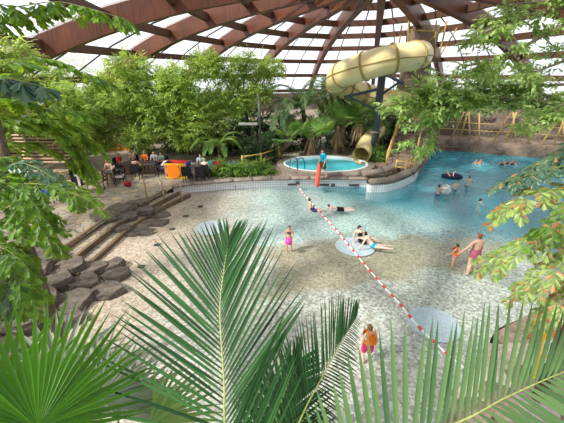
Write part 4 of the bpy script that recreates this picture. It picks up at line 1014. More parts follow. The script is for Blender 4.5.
for i, (x, y, r) in enumerate(((505, 352, .55), (522, 338, .5), (538, 345, .5), (520, 362, .6), (545, 368, .6), (560, 352, .55), (500, 378, .55), (530, 385, .6), (556, 392, .6), (478, 395, .5), (505, 402, .55), (552, 330, .5), (570, 335, .6), (470, 412, .5), (535, 410, .6))):
    p = U(x, y, .5); rock((p.x, p.y, .46+.09*(i % 4)), r*.85, .7, (M['rock_pink'], M['rock_brown'], M['rock_pink2'])[i % 3], 300+i, 'pink to violet grey rock at the near right pool edge by the notice board', 'rocks at the near right edge', squash=.85)
# ================================================================== PLANTS
def norm(a): return a/np.maximum(np.linalg.norm(a, axis=-1, keepdims=True), 1e-9)
LEAF = (np.array([(0, 0, 0), (-.5, .45, .05), (0, 1, -.10), (.5, .45, .05), (0, .5, -.02)], float), np.array([(0, 4, 1), (4, 2, 1), (0, 3, 4), (4, 3, 2)]))
WEDGE = (np.array([(0, 0, 0), (-.30, .55, .06), (-.46, .98, .0), (-.18, .88, -.06), (.05, 1.12, -.10), (.22, .86, -.05), (.44, .90, .02), (.30, .50, .06), (0, .5, -.03)], float),
         np.array([(0, 8, 1), (1, 8, 3), (1, 3, 2), (3, 8, 4), (4, 8, 5), (5, 8, 7), (5, 7, 6), (0, 7, 8)]))
BLADE = (np.array([(0, 0, 0), (-.5, .15, .03), (-.45, .55, -.0), (0, 1, -.16), (.45, .55, -.0), (.5, .15, .03), (0, .15, 0), (0, .55, -.04)], float),
         np.array([(0, 6, 1), (0, 5, 6), (1, 6, 7), (1, 7, 2), (6, 5, 4), (6, 4, 7), (2, 7, 3), (7, 4, 3)]))
def leaves(name, O, Dr, Up, L, W, tpl, mat, parent=None):
    T, TF = tpl; Dr = norm(Dr); X = norm(np.cross(Dr, Up)); Z = np.cross(X, Dr)
    L = np.broadcast_to(L, len(O)).astype(float); W = np.broadcast_to(W, len(O)).astype(float)
    V = O[:, None] + X[:, None]*(T[None, :, :1]*W[:, None, None]) + Dr[:, None]*(T[None, :, 1:2]*L[:, None, None]) + Z[:, None]*(T[None, :, 2:]*L[:, None, None])
    F = TF[None]+(np.arange(len(O))*len(T))[:, None, None]
    return np_mesh(name, V.reshape(-1, 3), F.reshape(-1, 3), mat, parent)
def twigs(C, Dr, ln, m, rng, spread=.8, jit=.2):                    # leaflets set in pairs on twigs
    n = len(C); up = norm(np.array([0, 0, 1.])+rng.normal(0, .25, (n, 3))); sd = norm(np.cross(Dr, up))
    O = []; DD = []; UU = []
    for j in range(m):
        tt = (j//2*2+1)/m; sgn = 1 if j % 2 else -1
        if j == m-1: sgn = 0
        O.append(C+Dr*(ln*tt)[:, None]); DD.append(norm(Dr*.6+sd*sgn*spread+rng.normal(0, jit, (n, 3))+np.array([0, 0, -.15]))); UU.append(up)
    return np.concatenate(O), np.concatenate(DD), np.concatenate(UU)
def crown_pts(cl, n, rng, shell=.45, clump=6):
    if clump:
        c2 = []
        for c in cl:
            for _ in range(clump):
                u = norm(rng.normal(0, 1, 3))*rng.uniform(.35, .85); s = rng.uniform(.36, .56); c2.append((c[0]+u[0]*c[3], c[1]+u[1]*c[4], c[2]+u[2]*c[5], c[3]*s, c[4]*s, c[5]*s))
        cl = c2
    vol = np.array([c[3]*c[4]*c[5] for c in cl])**(2/3.); pk = rng.choice(len(cl), n, p=vol/vol.sum())
    u = norm(rng.normal(0, 1, (n, 3))); rr = rng.uniform(shell, 1.0, n)**.6
    c = np.array([k[:3] for k in cl])[pk]; r = np.array([k[3:] for k in cl])[pk]
    return c+u*r*rr[:, None], u
def broadleaf(label, base, clusters, n, L, W, mat, cat='tree', group=None, m=9, ln=.55, seed=1, trunk=.16, tpl=LEAF, spread=.8, droop=.25, name='leafy_tree', bark='trunk', top=None):
    rng = np.random.default_rng(seed); rd = random.Random(seed)
    t = thing(name, label, cat, base, group=group); b = Vector(base)
    zc = min(c[2]-c[5]*.3 for c in clusters); cx = sum(c[0] for c in clusters)/len(clusters); cy = sum(c[1] for c in clusters)/len(clusters)
    fork = Vector((b.x*.6+cx*.4, b.y*.6+cy*.4, max(zc, b.z+.4))) if top is None else Vector(top)
    MB().tube(catmull([(0, 0, -.1), (fork-b)*.5+Vector((.15, .1, 0)), fork-b], 4), [trunk*(1-.05*i) for i in range(9)], 8).build('trunk', M[bark], t, smooth=True)
    br = MB()
    for c in clusters:
        q = Vector(c[:3])-b; mid = (fork-b).lerp(q, .5)+Vector((rd.uniform(-.3, .3), rd.uniform(-.3, .3), .15))
        br.tube(catmull([fork-b, mid, q, q+Vector((rd.uniform(-.5, .5)*c[3], rd.uniform(-.5, .5)*c[4], .5*c[5]))], 3), [max(trunk*.5*(1-.09*i), .012) for i in range(10)], 6)
    br.build('branches', M[bark], t, smooth=True)
    C, u = crown_pts([(c[0]-b.x, c[1]-b.y, c[2]-b.z, *c[3:]) for c in clusters], n, rng)
    Dr = norm(u+rng.normal(0, .5, (n, 3))+np.array([0, 0, -droop]))
    O, DD, UU = twigs(C, Dr, ln*rng.uniform(.7, 1.2, n), m, rng, spread)
    k = rng.uniform(.75, 1.25, len(O)); leaves('foliage', O, DD, UU, L*k, W*k, tpl, mat, t)
    return t
def frond_arrays(path, nl, prof, ang, wid, rng, droop=.3, up=None, vee=.35, skip=.12, twist=None, jit=.04, ang1=None, side=(1, -1)):
    """leaflets of one feather frond; path: list of Vectors"""
    P = np.array([p[:] for p in path]); seg = np.linalg.norm(np.diff(P, axis=0), axis=1); Ls = np.concatenate([[0], np.cumsum(seg)])
    s = np.linspace(skip, 1, nl); idx = np.clip(np.searchsorted(Ls/Ls[-1], s), 1, len(P)-1); t = ((s*Ls[-1]-Ls[idx-1])/seg[idx-1])[:, None]
    p = P[idx-1]*(1-t)+P[idx]*t; tg = norm(P[idx]-P[idx-1]); upv = np.array(up if up is not None else (0, 0, 1.)); 
    sd = norm(np.cross(tg, upv)); nr = norm(np.cross(sd, tg))
    O = []; DD = []; UU = []; LL = []
    L = np.interp(s, [a for a, b in prof], [b for a, b in prof])
    a = np.interp(s, [skip, 1], [ang, ang1 if ang1 is not None else ang*.45])[:, None]
    for sg in side:
        d = tg*np.cos(a)+sd*sg*np.sin(a)+nr*vee-np.array([0, 0, droop])+rng.normal(0, jit, (nl, 3))
        O.append(p); DD.append(norm(d)); UU.append(nr+sd*sg*.0); LL.append(L*rng.uniform(.93, 1.05, nl))
    return np.concatenate(O), np.concatenate(DD), np.concatenate(UU), np.concatenate(LL)
def bend_leaflets(name, O, Dr, Up, L, W, mat, parent, sag=.25, nseg=5, fold=.22):
    """long narrow leaflets as curved folded strips"""
    Dr = norm(Dr); X = norm(np.cross(Dr, Up)); Z = np.cross(X, Dr); n = len(O); W = np.broadcast_to(W, n); sag = np.broadcast_to(sag, n)
    rows = []; tt = np.linspace(0, 1, nseg+1)
    wp = np.interp(tt, [0, .12, .45, .8, 1], [.35, .85, 1, .6, .03])
    for k, t in enumerate(tt):
        c = O+Dr*(L*t)[:, None]-np.array([0, 0, 1.])*(sag*L*t*t)[:, None]
        h = (W*wp[k]*.5)[:, None]
        rows.append(np.stack([c-X*h+Z*h*fold*2, c, c+X*h+Z*h*fold*2], 1))
    V = np.stack(rows, 1).reshape(n, -1, 3); m = 3
    F = []
    for k in range(nseg):
        for j in range(2): F.append((k*m+j, k*m+j+1, (k+1)*m+j+1, (k+1)*m+j))
    F = np.array(F)[None]+(np.arange(n)*V.shape[1])[:, None, None]
    return np_mesh(name, V.reshape(-1, 3), F.reshape(-1, 4), mat, parent)
def feather_palm(label, base, crown, nf, flen, mat, seed=1, trunk=.14, rise=.9, L=.55, W=.05, nl=34, group=None, name='feather_palm', spread=1.0, az0=0, droop=.25):
    rng = np.random.default_rng(seed); rd = random.Random(seed); b = Vector(base); c = Vector(crown)-b
    t = thing(name, label, 'palm', base, group=group)
    MB().tube(catmull([(0, 0, -.1), c*.5+Vector((.1, 0, 0)), c], 4), [trunk*1.1]*3+[trunk]*6, 9).build('trunk', M['trunk'], t, smooth=True)
    for k in range(nf):
        az = az0+2*PI*k/nf+rd.uniform(-.25, .25); el = rise*rd.uniform(.35, 1.15); l = flen*rd.uniform(.8, 1.1)
        h = Vector((math.cos(az), math.sin(az), 0))
        path = catmull([c, c+h*l*.3*spread+Vector((0, 0, l*.32*el)), c+h*l*.65*spread+Vector((0, 0, l*.36*el)), c+h*l*.95*spread+Vector((0, 0, l*(.36*el-.28)))], 5)
        O, DD, UU, LL = frond_arrays(path, nl, [(0, L*.5), (.3, L), (.7, L*.85), (1, L*.35)], 1.05, W, rng, droop=droop, ang1=.5)
        f = bend_leaflets('frond', O, DD, UU, LL, W, mat, t, sag=.3, nseg=3)
        MB().tube(path, [.03*(1-.8*i/len(path)) for i in range(len(path))], 5).build('leaf_stalk', M['stalk'], f)
    return t
def fan_leaf(name, hub, axis, nrm_, rad, nseg, arc, mat, parent, joined=.55, droop=.15, seed=0, fold=.16, cup=.15):
    rng = np.random.default_rng(seed); hub = np.array(hub[:]); ax = norm(np.array(axis[:])); nr = np.array(nrm_[:]); sd = norm(np.cross(ax, nr)); nr = np.cross(sd, ax)
    V = []; F = []; st = [0, .12, .35, joined, joined+(1-joined)*.45, .93, 1.0]
    for i in range(nseg):
        a0 = -arc/2+arc*i/nseg; da = arc/nseg; am = a0+da/2
        Li = rad*(.80+.20*math.cos(am*.9))*rng.uniform(.93, 1.04); dr = droop*rng.uniform(.6, 1.5); wob = rng.normal(0, .02)
        b = len(V)
        for k, r in enumerate(st):
            wfac = 1 if r <= joined else max((1-r)/(1-joined), .04)*joined/r*1.25 if r > joined else 1
            wfac = min(wfac, 1)
            half = da/2*wfac
            for j, (da_, zf) in enumerate(((-half, fold), (0, -fold), (half, fold))):
                aa = am+da_+wob*max(r-joined, 0)*4; q = r*Li
                pos = hub+(ax*math.cos(aa)+sd*math.sin(aa))*q+nr*(zf*da*q*.5*wfac+cup*q*(math.cos(aa)-1)*-.5*0)-np.array([0, 0, 1.])*dr*rad*max(r-joined*.8, 0)**2*1.5-nr*cup*rad*(aa*aa)*.25*r
                V.append(pos)
        for k in range(len(st)-1):
            for j in range(2): F.append((b+k*3+j, b+k*3+j+1, b+(k+1)*3+j+1, b+(k+1)*3+j))
    return np_mesh(name, np.array(V), np.array(F), mat, parent)
def fan_palm(label, base, crown, nf, rad, mat, seed=1, trunk=.18, skirt=True, group=None, elev=(.1, 1.2), stalk=1.0):
    rd = random.Random(seed); b = Vector(base); c = Vector(crown)-b; t = thing('fan_palm', label, 'palm', base, group=group)
    MB().tube([(0, 0, -.1), c*.5, c], [trunk*1.2, trunk, trunk*.9], 9).build('trunk', M['trunk'], t, smooth=True)
    for k in range(nf):
        az = 2.4*k+rd.uniform(-.3, .3); el = elev[0]+(elev[1]-elev[0])*rd.random(); h = Vector((math.cos(az)*math.cos(el), math.sin(az)*math.cos(el), math.sin(el)))
        hub = c+h*stalk*rd.uniform(.7, 1.1); nr = Vector((-math.cos(az)*math.sin(el), -math.sin(az)*math.sin(el), math.cos(el)))
        f = fan_leaf('fan_leaf', hub, h, nr, rad*rd.uniform(.8, 1.1), 18, 3.9, mat, t, .5, .25, seed*100+k)
        MB().tube([c, hub], .025, 5).build('leaf_stalk', M['stalk'], f)
    if skirt:
        rng = np.random.default_rng(seed); n = 70; a = rng.uniform(0, 6.28, n); O = np.stack([np.cos(a)*.1, np.sin(a)*.1, c.z-rng.uniform(0, .9, n)], 1)
        Dr = np.stack([np.cos(a)*.55, np.sin(a)*.55, -1+0*a], 1); bend_leaflets('dry_skirt', O, Dr, np.tile([0, 0, 1.], (n, 1)), rng.uniform(.7, 1.3, n), .16, M['dry'], t, .15, 3)
    return t
M['stalk'] = M_plain('green leaf stalk', (.24, .30, .08), .5, .4, .2)
M['dry'] = M_leaf('dry palm leaf', (.28, .19, .10), (.50, .37, .22), (.5, .35, .15), .2)
M['lf_light'] = M_leaf('light feathery leaf', (.09, .20, .03), (.56, .72, .20), (.8, .95, .15), .46)
M['lf_mid'] = M_leaf('mid green leaf', (.09, .21, .04), (.25, .42, .09), (.5, .72, .12), .45)
M['lf_fig'] = M_leaf('fig leaf', (.12, .27, .05), (.60, .78, .28), (.8, .95, .25), .42, .35, .5)
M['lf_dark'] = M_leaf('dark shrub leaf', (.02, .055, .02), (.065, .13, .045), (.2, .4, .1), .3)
M['lf_palm'] = M_leaf('dark palm leaf', (.02, .06, .02), (.13, .24, .08), (.3, .5, .12), .3)
M['lf_fan'] = M_leaf('fan palm leaf', (.12, .28, .06), (.34, .52, .15), (.6, .85, .2), .45)
M['lf_grey'] = M_leaf('grey green hanging leaf', (.10, .20, .15), (.20, .32, .22), (.3, .5, .2), .3)
def cl(lst): return [(*D(x, y, Y), rx, ry, rz) for x, y, Y, rx, ry, rz in lst]
# feathery trees along the left and back
broadleaf('feathery pale green tree at the far left behind the slatted hut', (-14.5, 21.5, DZ), cl([(8, 95, 21, 1.9, 1.6, 1.3), (40, 82, 22, 1.9, 1.6, 1.1), (62, 98, 21, 1.6, 1.5, 1.1), (25, 118, 20, 1.9, 1.6, 1.0), (75, 122, 20, 1.4, 1.4, .9), (-15, 75, 21, 1.8, 1.5, 1.2)]), 2700, .21, .085, M['lf_light'], seed=11)
broadleaf('feathery pale green tree above the people at the long table', (-10.3, 25, DZ), cl([(98, 88, 24, 1.8, 1.6, 1.2), (128, 76, 24, 1.9, 1.6, 1.1), (112, 112, 22.5, 1.8, 1.6, 1.1), (140, 104, 23, 1.6, 1.5, 1.1), (100, 134, 22, 1.5, 1.4, .8), (138, 132, 22.5, 1.6, 1.5, .8)]), 2900, .21, .085, M['lf_light'], seed=12)
broadleaf('feathery bright green tree above the play pen', (-7.2, 25.5, DZ), cl([(165, 82, 24, 1.9, 1.6, 1.2), (196, 66, 25, 1.7, 1.5, 1.0), (185, 100, 23.5, 1.8, 1.6, 1.2), (162, 118, 23, 1.6, 1.5, 1.0), (200, 124, 23, 1.5, 1.4, .9), (178, 136, 23, 1.4, 1.4, .6)]), 3000, .22, .085, M['lf_light'], seed=13)
broadleaf('tall slender light green tree beside the lamp post', (-2.7, 26.5, DZ), cl([(222, 76, 26, 1.8, 1.5, 1.0), (246, 66, 26, 1.6, 1.4, .7), (232, 98, 25, 1.6, 1.5, 1.0), (258, 88, 26, 1.4, 1.4, .8), (215, 108, 25, 1.4, 1.3, .9), (270, 72, 27, 1.3, 1.2, .6)]), 1900, .21, .08, M['lf_light'], seed=14)
broadleaf('dense mid green tree behind the left terrace trees', (-17, 30, DZ), cl([(60, 75, 30, 3, 2, 1.6), (110, 98, 30, 3, 2, 1.6), (20, 100, 30, 3, 2, 1.8), (150, 108, 30, 2.8, 2, 1.5), (85, 126, 29, 2.6, 2, 1.0)]), 1700, .30, .12, M['lf_mid'], seed=15)
broadleaf('dense mid green tree behind the play pen trees', (-7, 31, DZ), cl([(190, 92, 31, 2.6, 2, 1.4), (225, 110, 31, 2.6, 2, 1.5), (250, 126, 30, 2.2, 2, 1.2), (180, 122, 30, 2.4, 2, 1.2)]), 1300, .28, .12, M['lf_mid'], seed=16)
broadleaf('feathery pale green tree added at the left frame edge to shade the terrace', (-15.8, 12.5, DZ), cl([(-20, 70, 13, 1.7, 1.6, 1.1), (5, 60, 14.5, 1.6, 1.5, .9), (-50, 90, 12, 1.8, 1.6, 1.2), (-75, 60, 12.5, 1.8, 1.6, 1.1), (-10, 105, 15, 1.4, 1.4, .9)]), 1900, .21, .085, M['lf_light'], seed=19)  # added tree, mostly out of view, so its crown shades the terrace
broadleaf('dense dark green tree behind the slide post and fan palms', (7.5, 33, DZ), cl([(338, 108, 32, 2.0, 1.4, 1.2), (362, 104, 32, 2.0, 1.4, 1.2), (388, 108, 32, 2.0, 1.4, 1.2), (410, 112, 33, 1.8, 1.4, 1.2), (350, 124, 31, 2.0, 1.3, 1.0), (380, 124, 31, 2.0, 1.3, 1.0)]), 1500, .26, .11, M['lf_mid'], seed=20)
# palms at the back
feather_palm('dark feather palm with arching fronds left of the coiled slide', (1.9, 27, DZ), D(303, 110, 27), 17, 3.9, M['lf_palm'], 21, .18, 1.25, .85, .07, 40)
feather_palm('second dark feather palm behind the hot tub, lower and to the left', (-.2, 26, DZ), D(283, 128, 26), 12, 2.6, M['lf_palm'], 22, .14, 1.1, .65, .06, 34)
feather_palm('low feather palm with drooping fronds behind the canvas chairs', (-4.5, 22.2, DZ), D(218, 146, 22.2), 12, 2.0, M['lf_mid'], 23, .09, 1.0, .5, .05, 34)
feather_palm('tall feather palm at the right behind the fan palms', (5.3, 30, DZ), D(330, 92, 30), 12, 3.0, M['lf_palm'], 24, .16, 1.0, .7, .07, 34)
fan_palm('fan palm directly behind the hot tub, under the slide coil', (4.4, 25.6, DZ), D(345, 125, 25.6), 16, 1.25, M['lf_fan'], 31)
fan_palm('fan palm left of the slide post with dry leaf skirt', (5.8, 25.0, DZ), D(362, 118, 25), 15, 1.2, M['lf_fan'], 32)
fan_palm('low fan palm behind the left half of the hot tub', (2.2, 25, DZ), D(318, 137, 25), 13, 1.1, M['lf_fan'], 33)
fan_palm('small fan palm right of the slide post', (7.8, 26.5, DZ), D(372, 138, 26), 11, 1.0, M['lf_fan'], 34)
fan_palm('low fan palm at the left end of the hot tub', (-.5, 24.2, DZ), D(292, 140, 24.2), 11, .95, M['lf_fan'], 35)
# shrubs
def shrub(label, x, y, z, rx, ry, rz, n, L, W, mat, seed, name='shrub', cat='shrub', group=None):
    return broadleaf(label, (x, y, z), [(x, y, z+rz*.75, rx, ry, rz*.8), (x-rx*.5, y+.1, z+rz*.5, rx*.7, ry*.8, rz*.55), (x+rx*.5, y, z+rz*.55, rx*.7, ry*.8, rz*.6)], n, L, W, mat, cat, group, 7, .4, seed, .05, name=name, top=(x, y, z+rz*.35))
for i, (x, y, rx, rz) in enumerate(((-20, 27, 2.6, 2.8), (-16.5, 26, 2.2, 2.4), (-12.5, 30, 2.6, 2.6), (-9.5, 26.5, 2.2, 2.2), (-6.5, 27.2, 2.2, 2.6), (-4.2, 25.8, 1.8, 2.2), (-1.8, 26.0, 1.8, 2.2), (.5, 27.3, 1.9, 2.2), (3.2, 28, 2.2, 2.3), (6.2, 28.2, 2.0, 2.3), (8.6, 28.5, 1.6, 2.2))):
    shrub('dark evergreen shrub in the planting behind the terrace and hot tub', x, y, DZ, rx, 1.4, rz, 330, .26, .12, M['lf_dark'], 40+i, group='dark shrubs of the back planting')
for i, (x, y, r, h, lb) in enumerate(((-4.3, 19.9, .75, .65, 'light green leafy shrub at the lagoon wall beside the blue pot'), (-3.4, 19.75, .8, .6, 'light green leafy shrub in the middle of the lagoon wall bed'), (-2.4, 19.9, .8, .65, 'light green leafy shrub at the lagoon wall left of the bamboo railing'), (-1.4, 20.1, .7, .6, 'light green leafy shrub at the foot of the bamboo railing'))):
    shrub(lb, x, y, DZ, r, .5, h*.8, 380, .13, .07, M['lf_mid'], 60+i)
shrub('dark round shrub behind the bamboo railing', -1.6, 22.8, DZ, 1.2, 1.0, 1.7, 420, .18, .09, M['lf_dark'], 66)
shrub('small green bush at the base of the slide post', 7.0, 22.5, DZ, .8, .5, .7, 250, .14, .07, M['lf_mid'], 67)
for i, (x, y) in enumerate(((-.9, 20.5), (.0, 22.8), (5.9, 21.9), (6.7, 21.6), (7.2, 21.2))):
    rock((x, y, DZ+.25), .42, .4, M['rock_brown'], 500+i, 'brown boulder edging the planting round the hot tub', 'boulders round the hot tub')
# ---------------------------------------------------------------- spreading tree from the right
def spreading(label, base, limbs, mat, n, L, W, seed, name='spreading_tree', tpl=LEAF, m=7, ln=.35, rad=.5, bark='branch', trunk=.22, spread=.8):
    rng = np.random.default_rng(seed); rd = random.Random(seed); b = Vector(base); t = thing(name, label, 'tree', base)
    z0 = min(l[0].z for l in limbs)-.3
    st = limbs[0][0]; MB().tube(catmull([(0, 0, -.2), Vector((0, 0, (st.z-b.z)*.5)), st-b], 4), trunk, 9).build('trunk', M[bark], t, smooth=True)
    Cs = []; Us = []
    for l in limbs:
        path = catmull([q-b for q in l], 8); k = len(path); r0 = trunk*.38
        lm = MB().tube(path, [r0*(1-.8*i/k) for i in range(k)], 6)
        tot = sum((path[i+1]-path[i]).length for i in range(k-1)); nn = int(n*tot)
        side = []
        for q in range(int(tot*2.2)):
            i = rd.randrange(k//5, k-1); p = path[i]; d = (path[i+1]-path[i]).normalized(); o_ = Vector((rd.gauss(0, 1), rd.gauss(0, 1), rd.gauss(.1, .55))).normalized()
            e = p+(d*.6+o_)*rad*rd.uniform(.6, 1.5); lm.tube([p, p.lerp(e, .5)+Vector((0, 0, .06)), e], [r0*.2, r0*.12, .005], 4); side.append((p, e))
        lm.build('limb', M[bark], t, smooth=True)
        for q in range(nn):
            if side and rd.random() < .8:
                p, e = rd.choice(side); c = p.lerp(e, rd.uniform(.3, 1.1)); d = (e-p).normalized()
            else:
                i = rd.randrange(k//6, k-1); c = path[i]; d = (path[i+1]-path[i]).normalized()
            Cs.append(c[:]); Us.append((d+Vector((rd.gauss(0, .7), rd.gauss(0, .7), rd.gauss(-.15, .5))))[:])
    C = np.array(Cs)+rng.normal(0, .09, (len(Cs), 3)); Dr = norm(np.array(Us))
    O, DD, UU = twigs(C, Dr, ln*rng.uniform(.7, 1.2, len(C)), m, rng, spread); k = rng.uniform(.7, 1.25, len(O))
    leaves('foliage', O, DD, UU, L*k, W*k, tpl, mat, t); return t
q = lambda *a: [Q(x, y, d) for x, y, d in a]
rt_ = Q(640, 75, 14.5)
spreading('spreading fig tree with pale limbs reaching in from the right over the wave pool', (rt_.x+.3, rt_.y, DZ-.1),
          [q((640, 75, 14.5), (560, 95, 14.5), (500, 91, 15), (455, 93, 15.5), (420, 100, 16), (402, 106, 16)),
           q((640, 75, 14.5), (575, 104, 14), (520, 98, 14.5), (465, 98, 15), (440, 108, 15.5), (431, 126, 15.8), (427, 146, 15.8)),
           q((640, 75, 14.5), (570, 84, 14.5), (520, 86, 15), (480, 84, 15.5), (440, 86, 16)),
           q((640, 75, 14.5), (590, 110, 14), (550, 104, 14.5), (505, 104, 15), (440, 104, 15.5), (408, 98, 16)),
           q((560, 95, 14.5), (510, 100, 14.8), (450, 102, 15.3), (424, 94, 15.8))], M['lf_fig'], 30, .26, .12, 71, rad=.8, ln=.42)
rt_ = Q(660, -30, 10)
spreading('tree at the upper right with bright sprays hanging before the roof', (rt_.x+.5, rt_.y, DZ-.1),
          [q((660, -30, 10), (575, 3, 10), (530, 15, 10), (490, 30, 10), (468, 40, 10)),
           q((660, -30, 10), (590, 10, 10), (545, 35, 10), (505, 55, 10), (470, 66, 10)),
           q((660, -30, 10), (600, 40, 10), (565, 60, 10), (535, 72, 10)), q((575, 3, 10), (545, 1, 10), (505, 6, 10)),
           q((660, -30, 10), (610, 50, 9.5), (575, 95, 9.5), (555, 110, 9.5), (535, 125, 9.5))], M['lf_fig'], 26, .19, .09, 72, rad=.45, ln=.30)
# ================================================================== FOREGROUND
M['lf_areca'] = M_leaf('glossy palm leaflet', (.006, .035, .010), (.040, .135, .034), (.2, .55, .06), .2, .42, .3)
M['lf_areca2'] = M_leaf('pale palm leaflet', (.06, .15, .05), (.14, .26, .09), (.4, .65, .15), .25, .4, .4)
M['lf_fan_f'] = M_leaf('sunlit fan palm leaf', (.012, .075, .008), (.11, .34, .02), (.45, 1.0, .03), .45, .35, .5)
M['lf_fan_g'] = M_leaf('grey fan palm leaf', (.08, .14, .09), (.36, .42, .32), (.6, .7, .45), .35, .5)
M['lf_fish'] = M_leaf('fishtail leaflet', (.015, .065, .012), (.18, .36, .04), (.70, 1.0, .04), .42, .42, .4)
M['lf_fish_d'] = M_leaf('blue green fishtail leaflet', (.05, .13, .085), (.12, .22, .13), (.3, .5, .15), .3, .35, .5)
M['lf_scheff'] = M_leaf('pale fishtail leaflet', (.10, .22, .04), (.46, .58, .17), (.6, .75, .15), .4, .4, .5)
M['lf_rust'] = M_leaf('withered rust leaflet', (.36, .13, .05), (.58, .32, .12), (.7, .4, .1), .35)
M['rachis'] = M_plain('yellow green leaf stalk', (.42, .46, .14), .4, .5, .2)
def big_frond(parent, path, nl, prof, W, mat, ang, ang1, up, droop=.0, am=1.0, d2=.0, lm=1.0,  sag=.08, vee=.2, seed=1, skip=.1, r0=.014, side=(1, -1), fold=.22):
    rng = np.random.default_rng(seed); path = catmull(path, 8)
    parts_ = [frond_arrays(path, nl, prof, ang*(am if sg > 0 else 1), W, rng, droop=droop+(d2 if sg > 0 else 0), up=up, vee=vee, skip=skip, ang1=ang1, jit=.025, side=(sg,)) for sg in side]
    parts_ = [(a_[0], a_[1], a_[2], a_[3]*(lm if sg > 0 else 1)) for a_, sg in zip(parts_, side)]
    O, DD, UU, LL = [np.concatenate(a_) for a_ in zip(*parts_)]
    f = bend_leaflets('frond', O, DD, UU, LL, W, mat, parent, sag=sag, nseg=7, fold=fold)
    n = len(path); MB().tube(path, [r0*(1-.75*i/n) for i in range(n)], 7).build('leaf_stalk', M['rachis'], f, smooth=True); return f
view = (Q(282, 300, 3)-Vector((0, 0, CAMH))).normalized()
toc = tuple(-view)
# palm with long fronds, centre
pc = Q(262, 520, 2.7)
t = thing('areca_palm', 'large feather palm in the near foreground with long upright fronds', 'palm', (pc.x, pc.y, .2))
t_off = Vector((pc.x, pc.y, .2))
def rel(*a): return [Q(x, y, d)-t_off for x, y, d in a]
MB().tube(catmull([(.1, -.1, -.1), (.05, 0, 1.2), pc-t_off], 4), .07, 10).build('trunk', M['stalk'], t, smooth=True)
big_frond(t, rel((262, 520, 2.7), (228, 440, 2.75), (224, 380, 2.9), (220, 310, 3.15), (224, 270, 3.45), (229, 240, 3.75)), 52, [(0, 1.0), (.3, 1.3), (.6, 1.2), (.85, .72), (1, .36)], .029, M['lf_areca'], 1.22, .24, toc, .0, am=.72, sag=.05, vee=.12, seed=1, skip=.1, r0=.013)
big_frond(t, rel((262, 520, 2.7), (298, 425, 3.0), (320, 381, 3.3), (340, 345, 3.6), (356, 318, 4.0)), 58, [(0, .5), (.35, .9), (.7, .8), (1, .35)], .020, M['lf_areca'], .95, .3, toc, .0, am=1.25, d2=.9, lm=.62, sag=.10, vee=.1, seed=2, skip=.12, r0=.011)
big_frond(t, rel((262, 520, 2.7), (345, 478, 2.6), (400, 446, 2.65), (466, 419, 2.75), (507, 397, 2.85), (564, 372, 3.0), (615, 356, 3.2)), 50, [(0, .5), (.14, .55), (.32, 1.0), (.6, .95), (.8, .7), (1, .3)], .050, M['lf_areca2'], 1.40, .55, toc, .0, sag=.03, vee=.1, seed=3, skip=.08, r0=.013)
big_frond(t, rel((262, 520, 2.7), (275, 450, 3.1), (282, 400, 3.5), (300, 360, 3.9)), 60, [(0, .5), (.4, .85), (1, .35)], .026, M['lf_areca'], 1.0, .4, toc, .0, sag=.15, vee=.1, seed=5, skip=.1, r0=.010)
# fan palms at the left
pc = Q(40, 520, 2.3); t_off = Vector((pc.x, pc.y, .2))
t = thing('fan_palm', 'bright green fan palm at the lower left corner, lit from behind', 'palm', t_off)
MB().tube([(0, 0, -.1), (0, 0, 1), pc-t_off], [.10, .09, .08], 9).build('trunk', M['trunk'], t, smooth=True)
def fanl(hub, tip, rad, nseg, arc, mat, joined, seed, droop=.05, nrm_=None, fold=.35, cup=.1):
    h_, e_ = Q(*hub), Q(*tip); f = fan_leaf('fan_leaf', h_-t_off, e_-h_, nrm_ or (Vector((0, 0, CAMH))-h_).normalized(), rad or (e_-h_).length, nseg, arc, mat, t, joined, droop, seed, fold, cup)
    MB().tube(catmull([pc-t_off, (pc+h_)/2-t_off, h_-t_off], 4), .014, 7).build('leaf_stalk', M['stalk'], f, smooth=True)
fanl((38, 428, 2.35), (58, 285, 2.75), None, 32, 3.5, M['lf_fan_f'], .42, 1, .06, None, .75)
fanl((-6, 440, 2.6), (2, 300, 3.0), None, 22, 2.6, M['lf_fan_f'], .42, 2, .06, None, .75)
pc = Q(120, 480, 3.4); t_off = Vector((pc.x, pc.y, .2))
t = thing('fan_palm', 'pale grey green fan palm behind the bright one, between the two big palms', 'palm', t_off)
MB().tube([(0, 0, -.1), (0, 0, 1), pc-t_off], [.10, .09, .08], 9).build('trunk', M['trunk'], t, smooth=True)
fanl((95, 402, 3.5), (128, 322, 4.1), None, 26, 3.2, M['lf_fan_g'], .45, 3, .25)
fanl((118, 418, 3.6), (150, 325, 4.3), None, 26, 3.2, M['lf_fan_g'], .40, 4, .3)
fanl((60, 385, 3.9), (62, 300, 4.5), None, 24, 3.2, M['lf_fan_g'], .45, 5, .2)
fanl((150, 425, 3.5), (225, 400, 3.8), None, 22, 2.8, M['lf_fan'], .45, 6, .3)
fanl((290, 440, 3.7), (300, 385, 4.1), None, 22, 3.0, M['lf_fan'], .45, 7, .3)
